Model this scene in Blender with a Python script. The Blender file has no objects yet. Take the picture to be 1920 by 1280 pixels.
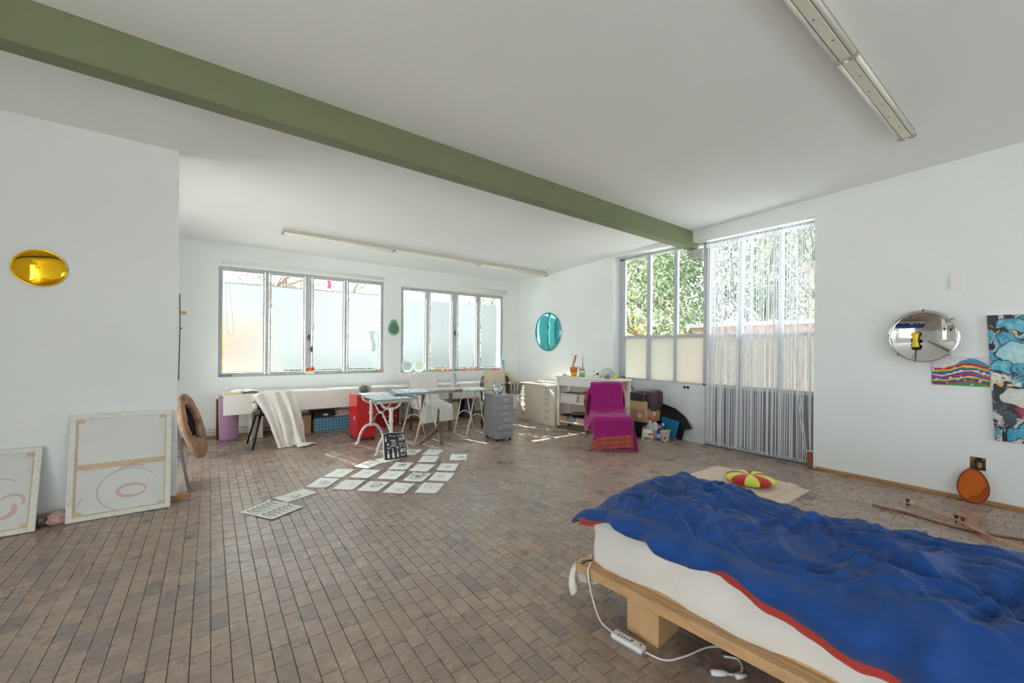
import bpy, bmesh, math, random
from math import sin, cos, pi, radians, sqrt, atan2, exp
from mathutils import Vector, Matrix, noise

random.seed(7)
SC = bpy.context.scene
COL = SC.collection

# ------------------------------------------------------------------ camera
CAM_H = 1.40
YAW = atan2(1075.0, 780.0)          # heading of the lens, measured from the back wall direction
cam_d = bpy.data.cameras.new('camera')
cam = bpy.data.objects.new('camera', cam_d)
COL.objects.link(cam)
cam_d.sensor_fit = 'HORIZONTAL'
cam_d.sensor_width = 36.0
cam_d.lens = 36.0 * 780.0 / 1920.0
cam_d.shift_y = 12.0 / 1920.0
cam_d.clip_start = 0.05
cam_d.clip_end = 300
_r = radians(0.45)
_F = Vector((cos(YAW), sin(YAW), 0)); _R0 = Vector((sin(YAW), -cos(YAW), 0)); _U0 = Vector((0, 0, 1))
_R = _R0 * cos(_r) + _U0 * sin(_r); _U = -_R0 * sin(_r) + _U0 * cos(_r)
cam.matrix_world = Matrix(((_R.x, _U.x, -_F.x, 0), (_R.y, _U.y, -_F.y, 0), (_R.z, _U.z, -_F.z, CAM_H), (0, 0, 0, 1)))
SC.camera = cam

# ------------------------------------------------------------------ world, sun, exposure
W = bpy.data.worlds.new('world'); SC.world = W
W.use_nodes = True
_n = W.node_tree.nodes; _l = W.node_tree.links
_n.clear()
_o = _n.new('ShaderNodeOutputWorld'); _b = _n.new('ShaderNodeBackground')
_b.inputs['Color'].default_value = (0.85, 0.93, 1.0, 1)
_b.inputs['Strength'].default_value = 3.2
_l.new(_b.outputs[0], _o.inputs[0])

sun_d = bpy.data.lights.new('sun', 'SUN'); sun_d.energy = 14.0; sun_d.angle = radians(0.6); sun_d.color = (1.0, 0.97, 0.93)
sun = bpy.data.objects.new('sun', sun_d); COL.objects.link(sun)
sun.rotation_euler = Vector((0.204, -0.761, -0.616)).to_track_quat('-Z', 'Y').to_euler()
sun.location = (0, 20, 15)

SC.view_settings.view_transform = 'Standard'
SC.view_settings.look = 'None'
SC.view_settings.exposure = 1.45
SC.view_settings.gamma = 1.0
SC.view_settings.use_curve_mapping = False
SC.cycles.max_bounces = 12
SC.cycles.diffuse_bounces = 9
SC.cycles.glossy_bounces = 4
SC.cycles.transmission_bounces = 6
SC.cycles.transparent_max_bounces = 16
SC.cycles.sample_clamp_indirect = 8.0
SC.cycles.caustics_reflective = False
SC.cycles.caustics_refractive = True
SC.cycles.use_denoising = True

# ------------------------------------------------------------------ colour and material helpers
def L(c):
    c = c / 255.0
    return c / 12.92 if c <= 0.04045 else ((c + 0.055) / 1.055) ** 2.4
def rgb(r, g, b): return (L(r), L(g), L(b), 1.0)

MATS = {}
def mat(name, col=(200, 200, 200), rough=0.6, metal=0.0, spec=0.5, var=0.0, vscale=6.0, bump=0.0, bscale=40.0,
        trans=0.0, ior=1.45, emit=None, sheen=0.0, coat=0.0, attr=None, alpha=1.0, stretch=None):
    if name in MATS: return MATS[name]
    m = bpy.data.materials.new(name); m.use_nodes = True
    nt = m.node_tree; N = nt.nodes; K = nt.links
    p = N['Principled BSDF']
    c = rgb(*col)
    p.inputs['Base Color'].default_value = c
    p.inputs['Roughness'].default_value = rough
    p.inputs['Metallic'].default_value = metal
    p.inputs['Specular IOR Level'].default_value = spec
    p.inputs['IOR'].default_value = ior
    p.inputs['Transmission Weight'].default_value = trans
    p.inputs['Sheen Weight'].default_value = sheen
    p.inputs['Coat Weight'].default_value = coat
    tc = N.new('ShaderNodeNewGeometry')
    src = tc.outputs['Position']
    if stretch:
        mp = N.new('ShaderNodeMapping'); mp.inputs['Scale'].default_value = stretch
        K.new(src, mp.inputs['Vector']); src = mp.outputs['Vector']
    base = None
    if attr:
        a = N.new('ShaderNodeAttribute'); a.attribute_name = attr; base = a.outputs['Color']
        K.new(base, p.inputs['Base Color'])
    if var > 0:
        t = N.new('ShaderNodeTexNoise'); t.inputs['Scale'].default_value = vscale; t.inputs['Detail'].default_value = 6
        K.new(src, t.inputs['Vector'])
        mr = N.new('ShaderNodeMapRange'); mr.inputs['From Min'].default_value = 0.3; mr.inputs['From Max'].default_value = 0.7
        mr.inputs['To Min'].default_value = 1 - var; mr.inputs['To Max'].default_value = 1 + var
        K.new(t.outputs['Fac'], mr.inputs['Value'])
        mx = N.new('ShaderNodeMix'); mx.data_type = 'RGBA'; mx.blend_type = 'MULTIPLY'; mx.inputs[0].default_value = 1.0
        mx.inputs[6].default_value = c
        if base: K.new(base, mx.inputs[6])
        K.new(mr.outputs['Result'], mx.inputs[7])
        K.new(mx.outputs[2], p.inputs['Base Color'])
    if bump > 0:
        t = N.new('ShaderNodeTexNoise'); t.inputs['Scale'].default_value = bscale; t.inputs['Detail'].default_value = 5
        K.new(src, t.inputs['Vector'])
        b = N.new('ShaderNodeBump'); b.inputs['Strength'].default_value = bump; b.inputs['Distance'].default_value = 0.01
        K.new(t.outputs['Fac'], b.inputs['Height']); K.new(b.outputs['Normal'], p.inputs['Normal'])
    if emit:
        p.inputs['Emission Color'].default_value = rgb(*emit[:3]); p.inputs['Emission Strength'].default_value = emit[3]
    MATS[name] = m
    return m

def clear_glass(name, tint=(235, 245, 242), refl=0.06, rough=0.0):
    """thin pane: lets light straight through, with a little mirror reflection"""
    if name in MATS: return MATS[name]
    m = bpy.data.materials.new(name); m.use_nodes = True
    N = m.node_tree.nodes; K = m.node_tree.links; N.clear()
    o = N.new('ShaderNodeOutputMaterial'); mx = N.new('ShaderNodeMixShader')
    t = N.new('ShaderNodeBsdfTransparent'); t.inputs['Color'].default_value = rgb(*tint)
    g = N.new('ShaderNodeBsdfGlossy'); g.inputs['Roughness'].default_value = rough; g.inputs['Color'].default_value = (0.9, 0.95, 0.95, 1)
    f = N.new('ShaderNodeFresnel'); f.inputs['IOR'].default_value = 1.35
    mul = N.new('ShaderNodeMath'); mul.operation = 'MULTIPLY_ADD'; mul.inputs[1].default_value = 0.8; mul.inputs[2].default_value = refl * 0.3
    K.new(f.outputs[0], mul.inputs[0]); K.new(mul.outputs[0], mx.inputs[0])
    K.new(t.outputs[0], mx.inputs[1]); K.new(g.outputs[0], mx.inputs[2]); K.new(mx.outputs[0], o.inputs[0])
    MATS[name] = m
    return m

def frosted(name, col=(225, 230, 235), tr=0.5, rough=0.55, clear=0.0, back=0.25, bands=None):
    """frosted film: scatters daylight, lets only blurred shapes through"""
    if name in MATS: return MATS[name]
    m = bpy.data.materials.new(name); m.use_nodes = True
    N = m.node_tree.nodes; K = m.node_tree.links; N.clear()
    o = N.new('ShaderNodeOutputMaterial')
    a = N.new('ShaderNodeBsdfTranslucent'); a.inputs['Color'].default_value = rgb(*col)
    r = N.new('ShaderNodeBsdfRefraction'); r.inputs['Color'].default_value = rgb(*col)
    r.inputs['Roughness'].default_value = rough; r.inputs['IOR'].default_value = 1.4
    d = N.new('ShaderNodeBsdfDiffuse'); d.inputs['Color'].default_value = rgb(*col)
    m1 = N.new('ShaderNodeMixShader'); m1.inputs[0].default_value = tr
    K.new(a.outputs[0], m1.inputs[1]); K.new(r.outputs[0], m1.inputs[2])
    m2 = N.new('ShaderNodeMixShader'); m2.inputs[0].default_value = back
    K.new(m1.outputs[0], m2.inputs[1]); K.new(d.outputs[0], m2.inputs[2])
    tp = N.new('ShaderNodeBsdfTransparent'); m3 = N.new('ShaderNodeMixShader'); m3.inputs[0].default_value = clear
    K.new(m2.outputs[0], m3.inputs[1]); K.new(tp.outputs[0], m3.inputs[2]); K.new(m3.outputs[0], o.inputs[0])
    if bands:
        g = N.new('ShaderNodeNewGeometry'); w = N.new('ShaderNodeTexWave'); w.wave_type = 'BANDS'; w.bands_direction = 'Y'
        w.inputs['Scale'].default_value = bands
        K.new(g.outputs['Position'], w.inputs['Vector'])
        b = N.new('ShaderNodeBump'); b.inputs['Strength'].default_value = 0.5; b.inputs['Distance'].default_value = 0.01
        K.new(w.outputs['Fac'], b.inputs['Height'])
        for s in (a, r, d): K.new(b.outputs['Normal'], s.inputs['Normal'])
    MATS[name] = m
    return m

# ------------------------------------------------------------------ mesh helpers
class MB:
    def __init__(s): s.v = []; s.f = []; s.c = None
    def add(s, vs, fs):
        o = len(s.v); s.v.extend([tuple(v) for v in vs]); s.f.extend([tuple(i + o for i in f) for f in fs]); return s
    def box(s, c, d, rz=0.0, tilt=None):
        hx, hy, hz = d[0] / 2, d[1] / 2, d[2] / 2
        vs = [Vector((x, y, z)) for z in (-hz, hz) for y in (-hy, hy) for x in (-hx, hx)]
        M = Matrix.Rotation(rz, 3, 'Z')
        if tilt is not None: M = tilt @ M if isinstance(tilt, Matrix) else M
        c = Vector(c)
        return s.add([M @ v + c for v in vs], [(0, 2, 3, 1), (4, 5, 7, 6), (0, 1, 5, 4), (2, 6, 7, 3), (0, 4, 6, 2), (1, 3, 7, 5)])
    def bb(s, x0, x1, y0, y1, z0, z1): return s.box(((x0 + x1) / 2, (y0 + y1) / 2, (z0 + z1) / 2), (abs(x1 - x0), abs(y1 - y0), abs(z1 - z0)))
    def tube(s, pts, r, n=8, cap=True):
        pts = [Vector(p) for p in pts]
        rs = r if isinstance(r, (list, tuple)) else [r] * len(pts)
        o = len(s.v); prev = None
        for i, p in enumerate(pts):
            a = pts[max(i - 1, 0)]; b = pts[min(i + 1, len(pts) - 1)]
            t = (b - a).normalized() if (b - a).length > 1e-9 else Vector((0, 0, 1))
            if prev is None:
                ref = Vector((0, 0, 1)) if abs(t.z) < 0.9 else Vector((1, 0, 0))
                u = t.cross(ref).normalized()
            else:
                u = (prev - t * prev.dot(t))
                u = u.normalized() if u.length > 1e-6 else t.orthogonal().normalized()
            prev = u; w = t.cross(u)
            for k in range(n):
                a_ = 2 * pi * k / n
                s.v.append(tuple(p + (u * cos(a_) + w * sin(a_)) * rs[i]))
        for i in range(len(pts) - 1):
            for k in range(n):
                k2 = (k + 1) % n
                s.f.append((o + i * n + k, o + i * n + k2, o + (i + 1) * n + k2, o + (i + 1) * n + k))
        if cap:
            s.f.append(tuple(o + k for k in range(n))[::-1]); e = o + (len(pts) - 1) * n
            s.f.append(tuple(e + k for k in range(n)))
        return s
    def lathe(s, prof, c=(0, 0, 0), n=20, sx=1.0, sy=1.0):
        o = len(s.v)
        for (r, z) in prof:
            for k in range(n):
                a = 2 * pi * k / n
                s.v.append((c[0] + r * sx * cos(a), c[1] + r * sy * sin(a), c[2] + z))
        for i in range(len(prof) - 1):
            for k in range(n):
                k2 = (k + 1) % n
                s.f.append((o + i * n + k, o + i * n + k2, o + (i + 1) * n + k2, o + (i + 1) * n + k))
        s.f.append(tuple(o + k for k in range(n))[::-1]); e = o + (len(prof) - 1) * n
        s.f.append(tuple(e + k for k in range(n)))
        return s
    def prism(s, poly, O, U, V, depth):
        """polygon in the plane O + u*U + v*V, given thickness along U x V"""
        O = Vector(O); U = Vector(U); V = Vector(V); D = U.cross(V).normalized() * depth
        n = len(poly)
        vs = [O + U * a + V * b for a, b in poly] + [O + U * a + V * b + D for a, b in poly]
        fs = [tuple(range(n))[::-1], tuple(range(n, 2 * n))] + [(i, (i + 1) % n, n + (i + 1) % n, n + i) for i in range(n)]
        return s.add(vs, fs)
    def grid(s, fn, nu, nv, closed_u=False):
        o = len(s.v)
        for j in range(nv + 1):
            for i in range(nu + (0 if closed_u else 1)):
                s.v.append(tuple(fn(i / nu, j / nv)))
        w = nu if closed_u else nu + 1
        for j in range(nv):
            for i in range(nu):
                i2 = (i + 1) % w if closed_u else i + 1
                s.f.append((o + j * w + i, o + j * w + i2, o + (j + 1) * w + i2, o + (j + 1) * w + i))
        return s
    def build(s, name, m, parent=None, smooth=False, world=False, bevel=0.0, solid=0.0, colors=None, sub=0, kind=None, label=None):
        me = bpy.data.meshes.new(name)
        vs = s.v
        if parent is not None and world:
            inv = parent.matrix_basis.inverted()
            vs = [tuple(inv @ Vector(v)) for v in vs]
        me.from_pydata(vs, [], s.f); me.update()
        if m is not None: me.materials.append(m if not isinstance(m, str) else MATS[m])
        bm = bmesh.new(); bm.from_mesh(me)
        bmesh.ops.recalc_face_normals(bm, faces=bm.faces[:])
        bm.to_mesh(me); bm.free()
        if colors:
            a = me.color_attributes.new('Col', 'FLOAT_COLOR', 'POINT')
            flat = []
            for c in colors: flat.extend((c[0], c[1], c[2], 1.0))
            a.data.foreach_set('color', flat)
        if smooth:
            me.polygons.foreach_set('use_smooth', [True] * len(me.polygons))
        o = bpy.data.objects.new(name, me); COL.objects.link(o)
        if parent is not None: o.parent = parent
        if bevel > 0:
            b = o.modifiers.new('bevel', 'BEVEL'); b.width = bevel; b.segments = 2; b.limit_method = 'ANGLE'; b.angle_limit = radians(40)
        if solid > 0:
            q = o.modifiers.new('solid', 'SOLIDIFY'); q.thickness = solid; q.offset = 0
        if sub:
            q = o.modifiers.new('sub', 'SUBSURF'); q.levels = sub; q.render_levels = sub
        if kind: o['kind'] = kind
        if label: o['label'] = label
        return o

def tag(o, label, cat, group=None, kind=None):
    o['label'] = label; o['category'] = cat
    if group: o['group'] = group
    if kind: o['kind'] = kind
    return o
def thing(name, label, cat, loc=(0, 0, 0), rz=0.0, group=None):
    o = bpy.data.objects.new(name, None); COL.objects.link(o)
    o.empty_display_size = 0.1
    o.location = loc; o.rotation_euler = (0, 0, rz)
    o.matrix_basis = Matrix.Translation(Vector(loc)) @ Matrix.Rotation(rz, 4, 'Z')
    return tag(o, label, cat, group)
def struct(o):
    o['kind'] = 'structure'; return o
def box_part(name, m, parent, c, d, rz=0.0, bevel=0.003, **k):
    return MB().box(c, d, rz).build(name, m, parent, bevel=bevel, **k)
def circ(r, n, a0=0.0, a1=2 * pi):
    return [(r * cos(a0 + (a1 - a0) * i / n), r * sin(a0 + (a1 - a0) * i / n)) for i in range(n)]
def arc3(c, U, V, r, a0, a1, n):
    c = Vector(c); U = Vector(U); V = Vector(V)
    return [c + U * (r * cos(a0 + (a1 - a0) * i / n)) + V * (r * sin(a0 + (a1 - a0) * i / n)) for i in range(n + 1)]
def nz(x, y=0.0, z=0.0): return noise.noise(Vector((x, y, z)))
def bez(p, n=16):
    """Catmull-Rom through the points"""
    P = [Vector(q) for q in p]; P = [P[0] * 2 - P[1]] + P + [P[-1] * 2 - P[-2]]
    out = []
    for i in range(1, len(P) - 2):
        for k in range(n):
            t = k / n
            a, b, c, d = P[i - 1], P[i], P[i + 1], P[i + 2]
            out.append(0.5 * ((2 * b) + (c - a) * t + (2 * a - 5 * b + 4 * c - d) * t * t + (-a + 3 * b - 3 * c + d) * t ** 3))
    out.append(P[-2]); return out
def lerp(a, b, t): return a + (b - a) * t
def interp(tab, x):
    if x <= tab[0][0]: return tab[0][1]
    for (x0, y0), (x1, y1) in zip(tab, tab[1:]):
        if x <= x1: return y0 + (y1 - y0) * (x - x0) / (x1 - x0)
    return tab[-1][1]
def smooth01(t): t = max(0.0, min(1.0, t)); return t * t * (3 - 2 * t)

# ================================================================== THE ROOM
XR, YB, YP, XP = 5.78, 7.75, 4.81, -0.24     # right wall, back wall, partition face, partition end
XW = 5.95                                    # plane of the steel window and door
XL, YN = -3.4, -3.4                          # left and rear walls, behind the lens
M_wall = mat('wall_paint', (236, 239, 238), 0.75, spec=0.25, var=0.025, vscale=1.3, bump=0.12, bscale=14)
M_ceil = mat('ceiling_paint', (240, 242, 241), 0.8, spec=0.2, var=0.02, vscale=0.8)
M_beam = mat('beam_paint', (120, 128, 96), 0.55, spec=0.4, var=0.04, vscale=3)
M_wood = mat('trim_wood', (176, 132, 88), 0.5, var=0.2, vscale=30, stretch=(0.15, 0.15, 2))
M_steel = mat('grey_steel_paint', (188, 192, 194), 0.5, spec=0.4, var=0.08, vscale=20)
M_dirt = mat('mortar', (40, 31, 25), 0.9)
M_white = mat('white_paint', (235, 234, 230), 0.45, spec=0.4)

# --- floor: end-grain wood blocks laid in rows that run towards the back wall
def floor_material():
    m = bpy.data.materials.new('wood_block'); m.use_nodes = True
    N = m.node_tree.nodes; K = m.node_tree.links; p = N['Principled BSDF']
    g = N.new('ShaderNodeNewGeometry'); at = N.new('ShaderNodeAttribute'); at.attribute_name = 'Col'
    def noise_(scale, detail=5, rough=0.6, vec=None, dist=0.0):
        t = N.new('ShaderNodeTexNoise'); t.inputs['Scale'].default_value = scale; t.inputs['Detail'].default_value = detail
        t.inputs['Roughness'].default_value = rough; t.inputs['Distortion'].default_value = dist
        K.new(vec or g.outputs['Position'], t.inputs['Vector']); return t
    def rng(v, a, b, c, d):
        r = N.new('ShaderNodeMapRange'); r.inputs[1].default_value = a; r.inputs[2].default_value = b; r.inputs[3].default_value = c; r.inputs[4].default_value = d
        K.new(v, r.inputs[0]); return r.outputs[0]
    def mixc(fac, a, b, mode='MIX'):
        x = N.new('ShaderNodeMix'); x.data_type = 'RGBA'; x.blend_type = mode
        if isinstance(fac, float): x.inputs[0].default_value = fac
        else: K.new(fac, x.inputs[0])
        for i, q in ((6, a), (7, b)):
            if isinstance(q, tuple): x.inputs[i].default_value = q
            else: K.new(q, x.inputs[i])
        return x.outputs[2]
    c = at.outputs['Color']
    big = noise_(0.7, 3)
    c = mixc(rng(big.outputs[0], 0.35, 0.7, 0.0, 0.55), c, mixc(1.0, c, (0.62, 0.60, 0.60, 1), 'MULTIPLY'))
    mp = N.new('ShaderNodeMapping'); mp.inputs['Scale'].default_value = (9, 26, 9); mp.inputs['Rotation'].default_value = (0, 0, 0.35)
    K.new(g.outputs['Position'], mp.inputs['Vector'])
    grain = noise_(1.0, 8, 0.7, mp.outputs[0], 1.2)
    gr = N.new('ShaderNodeMath'); gr.operation = 'MULTIPLY'; gr.inputs[1].default_value = 1.0
    K.new(rng(grain.outputs[0], 0.3, 0.7, 0.74, 1.22), gr.inputs[0])
    c = mixc(1.0, c, gr.outputs[0], 'MULTIPLY')
    # worn pale scuffs and paint splashes
    sc = noise_(2.2, 8, 0.75, None, 2.0)
    c = mixc(rng(sc.outputs[0], 0.54, 0.76, 0.0, 0.6), c, rgb(176, 168, 160))
    sp = noise_(15.0, 3, 0.5)
    c = mixc(rng(sp.outputs[0], 0.735, 0.755, 0.0, 0.85), c, rgb(214, 210, 204))
    sp2 = noise_(5.2, 5, 0.65, None, 1.0)
    c = mixc(rng(sp2.outputs[0], 0.755, 0.78, 0.0, 0.7), c, rgb(112, 150, 186))
    v2 = N.new('ShaderNodeVectorMath'); v2.operation = 'ADD'; v2.inputs[1].default_value = (13.1, 4.7, 0); K.new(g.outputs['Position'], v2.inputs[0])
    sp3 = noise_(3.1, 6, 0.6, v2.outputs[0], 1.6)
    c = mixc(rng(sp3.outputs[0], 0.74, 0.84, 0.0, 0.55), c, rgb(56, 54, 58))
    K.new(c, p.inputs['Base Color'])
    rr = noise_(3.5, 6, 0.7)
    K.new(rng(rr.outputs[0], 0.3, 0.7, 0.20, 0.40), p.inputs['Roughness'])
    p.inputs['Specular IOR Level'].default_value = 0.62
    b = N.new('ShaderNodeBump'); b.inputs['Strength'].default_value = 0.22; b.inputs['Distance'].default_value = 0.004
    K.new(grain.outputs[0], b.inputs['Height']); K.new(b.outputs[0], p.inputs['Normal'])
    MATS['wood_block'] = m
    return m
M_block = floor_material()
BW, BL_, GAP = 0.0758, 0.1421, 0.0022
floor = struct(MB().bb(XL, XR + 0.3, YN, YB, -0.08, -0.012).build('floor', M_dirt))
def block_tint(rnd):
    t = rnd.random(); k = rnd.uniform(1.10, 1.28)
    base = (L(156), L(136), L(122)) if t < 0.66 else (L(148), L(130), L(119)) if t < 0.88 else (L(132), L(120), L(113)) if t < 0.955 else (L(158), L(130), L(110))
    return tuple(b * k for b in base)
_rb = random.Random(3)
blocks = []
nrow = int((XR + 0.2 - XL) / BW) + 1
for i in range(nrow):
    x0 = XL + i * BW; y = YN - _rb.random() * BL_
    while y < YB:
        xa, xb, ya, yb = x0, min(x0 + BW, XR + 0.2), max(y, YN), min(y + BL_, YB)
        y += BL_
        if xb - xa < 0.01 or yb - ya < 0.01: continue
        if xa > XR - 0.005 and not (1.885 < ya and yb < 4.92): continue
        if xb > XR + 0.17: continue
        cx, cy = (xa + xb) / 2, (ya + yb) / 2
        v = Vector((cx, cy, -CAM_H)); d = v.dot(_F)
        size = 0.0
        if d > 0.5:
            px = v.dot(_R) / d * 780; py = -v.dot(_U) / d * 780
            under_bed = cx > 1.6 and cy < 1.75 and cx < 2.7
            under_sheet = cx < XP and cy > YP - 0.02
            if abs(px) < 955 and py < 624 and not under_bed and not under_sheet:
                size = 1.0 / d ** 3
        blocks.append((size, xa, xb, ya, yb))
blocks.sort(key=lambda b: -b[0])
near, far = blocks[:300], blocks[300:]
def block_box(mb, xa, xb, ya, yb, zt, cols, c, bev=0.0016, zb=-0.02):
    g = GAP / 2
    xa, xb, ya, yb = xa + g, xb - g, ya + g, yb - g
    vs = [(xa, ya, zb), (xb, ya, zb), (xb, yb, zb), (xa, yb, zb), (xa, ya, zt - bev), (xb, ya, zt - bev), (xb, yb, zt - bev), (xa, yb, zt - bev),
          (xa + bev, ya + bev, zt), (xb - bev, ya + bev, zt), (xb - bev, yb - bev, zt), (xa + bev, yb - bev, zt)]
    fs = [(0, 1, 5, 4), (1, 2, 6, 5), (2, 3, 7, 6), (3, 0, 4, 7), (4, 5, 9, 8), (5, 6, 10, 9), (6, 7, 11, 10), (7, 4, 8, 11), (8, 9, 10, 11)]
    mb.add(vs, fs); cols.extend([c] * 12)
variants = []
for k in range(28):
    mb = MB(); cols = []
    block_box(mb, -BW / 2, BW / 2, -BL_ / 2, BL_ / 2, _rb.uniform(-0.0012, 0.0002), cols, block_tint(_rb))
    o = mb.build('block', M_block, floor, colors=cols)
    variants.append(o.data); bpy.data.objects.remove(o)
for (s, xa, xb, ya, yb) in near:
    o = bpy.data.objects.new('block', _rb.choice(variants)); COL.objects.link(o)
    o.parent = floor; o.location = ((xa + xb) / 2, (ya + yb) / 2, 0)
    o.scale = ((xb - xa) / BW, (yb - ya) / BL_, 1)
mb = MB(); cols = []
for (s, xa, xb, ya, yb) in far:
    block_box(mb, xa, xb, ya, yb, _rb.uniform(-0.0012, 0.0), cols, block_tint(_rb))
mb.build('block_field', M_block, floor, colors=cols, kind='stuff')

# --- back wall with two window openings
T = 0.28
W1 = (0.098, 2.643, 0.918, 2.618); W2 = (2.976, 5.37, 0.898, 2.568)
m = MB()
def wall_y(mb, y0, y1, x0, x1, z0, z1, holes):
    xs = sorted(set([x0, x1] + [h[0] for h in holes] + [h[1] for h in holes]))
    for a, b in zip(xs, xs[1:]):
        h = [q for q in holes if q[0] <= a + 1e-6 and q[1] >= b - 1e-6]
        if not h: mb.bb(a, b, y0, y1, z0, z1)
        else:
            if h[0][2] > z0: mb.bb(a, b, y0, y1, z0, h[0][2])
            mb.bb(a, b, y0, y1, h[0][3], z1)
wall_y(m, YB, YB + T, -1.5, XR + 0.45, -0.08, 3.35, [W1, W2])
struct(m.build('wall_back', M_wall))
# right wall: opening for the window and the glazed door, lintel above
m = MB()
m.bb(XR, XR + 0.3, YN, 1.885, -0.08, 3.6)
m.bb(XR, XR + 0.3, 1.885, 3.42, 2.985, 3.6)
m.bb(XR, XR + 0.3, 3.42, 4.915, 3.01, 3.6)
m.bb(XR, XR + 0.3, 4.915, YB, -0.08, 3.6)
struct(m.build('wall_right', M_wall))
# partition on the left, with its return
m = MB(); m.bb(XL, XP, YP, YP + 0.10, 0.045, 3.4)
struct(m.build('wall_left', M_wall))
struct(MB().bb(XL, XP - 0.004, YP - 0.012, YP + 0.11, 0.0, 0.045).bb(XP - 0.004, XP + 0.075, YP - 0.012, YP + 0.11, 0.0, 0.04).build('baseboard_left', M_wood, bevel=0.003))
m = MB(); AY0, AY1, AZ0, AZ1 = 5.0, 6.62, 0.15, 2.50  # opening for the added fill window of the alcove
m.bb(-1.5, -1.4, YP + 0.1, AY0, 0, 3.4).bb(-1.5, -1.4, AY1, YB, 0, 3.4).bb(-1.5, -1.4, AY0, AY1, 0, AZ0).bb(-1.5, -1.4, AY0, AY1, AZ1, 3.4)
struct(m.build('wall_alcove', M_wall))
# rest of the room behind the lens, with window openings added for fill daylight
m = MB()
wall_y(m, YN - 0.2, YN, XL, XR + 0.3, -0.08, 3.6, [(1.6, 4.2, 0.9, 2.1)])
struct(m.build('wall_rear', M_wall))
m = MB()
m.bb(XL - 0.2, XL, YN, -2.8, -0.08, 3.6); m.bb(XL - 0.2, XL, -2.8, 0.6, -0.08, 0.1); m.bb(XL - 0.2, XL, -2.8, 0.6, 2.1, 3.6); m.bb(XL - 0.2, XL, 0.6, YP + 0.1, -0.08, 3.6)
struct(m.build('wall_side', M_wall))
# ceilings, sloping a little down to the windows
def zc_near(x, y): return 3.279 - 0.0225 * x + (3.42 - y) * 0.0316
def zc_far(x, y):
    tx = (x + 1.47) / 7.25; ty = (y - 3.56) / 4.19
    return lerp(lerp(3.247, 3.102, tx), lerp(2.982, 2.905, tx), ty)
def slab(name, fn, x0, x1, y0, y1, n=8):
    mb = MB(); mb.grid(lambda u, v: (lerp(x0, x1, u), lerp(y0, y1, v), fn(lerp(x0, x1, u), lerp(y0, y1, v))), n, n)
    mb.grid(lambda u, v: (lerp(x0, x1, u), lerp(y0, y1, v), fn(lerp(x0, x1, u), lerp(y0, y1, v)) + 0.25), n, n)
    return struct(mb.build(name, M_ceil))
slab('ceiling', zc_near, XL - 0.2, XR + 0.3, YN - 0.2, 3.45)
slab('ceiling_far', zc_far, XL - 0.2, XR + 0.45, 3.45, YB + T)
# green beam
m = MB()
xs = [XL - 0.1, XR + 0.02]
def beam_box(mb, y0, y1, zb, zt, x1=XR + 0.02):
    a, b = XL - 0.1, x1
    vs = []
    for x in (a, b):
        for (y, zf) in ((y0, zb), (y1, zb), (y1, zt), (y0, zt)): vs.append((x, y, zf(x)))
    mb.add(vs, [(0, 1, 2, 3), (7, 6, 5, 4), (0, 4, 5, 1), (1, 5, 6, 2), (2, 6, 7, 3), (3, 7, 4, 0)])
beam_box(m, 3.423, 3.562, lambda x: 3.036 - 0.0197 * x, lambda x: 3.34 - 0.0225 * x, XR + 0.14)
beam_box(m, 3.42, 3.565, lambda x: 3.021 - 0.0197 * x, lambda x: 3.034 - 0.0197 * x, XR + 0.14)
struct(m.build('trim_1', M_beam))
# baseboards
struct(MB().bb(XR - 0.016, XR - 0.001, YN, 1.86, 0, 0.038).build('baseboard_right', M_wood, bevel=0.003))
struct(MB().bb(-1.4, 5.0, YB - 0.015, YB - 0.001, 0, 0.04).build('baseboard_back', M_wood, bevel=0.003))
# heating pipe along the back wall
struct(MB().tube([(-1.4, YB - 0.05, 0.10), (2.6, YB - 0.05, 0.10)], 0.016, 10).tube([(-1.4, YB - 0.05, 0.15), (2.6, YB - 0.05, 0.15)], 0.012, 10).build('trim_2', mat('pipe_paint', (205, 205, 202), 0.4), smooth=True))

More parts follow.
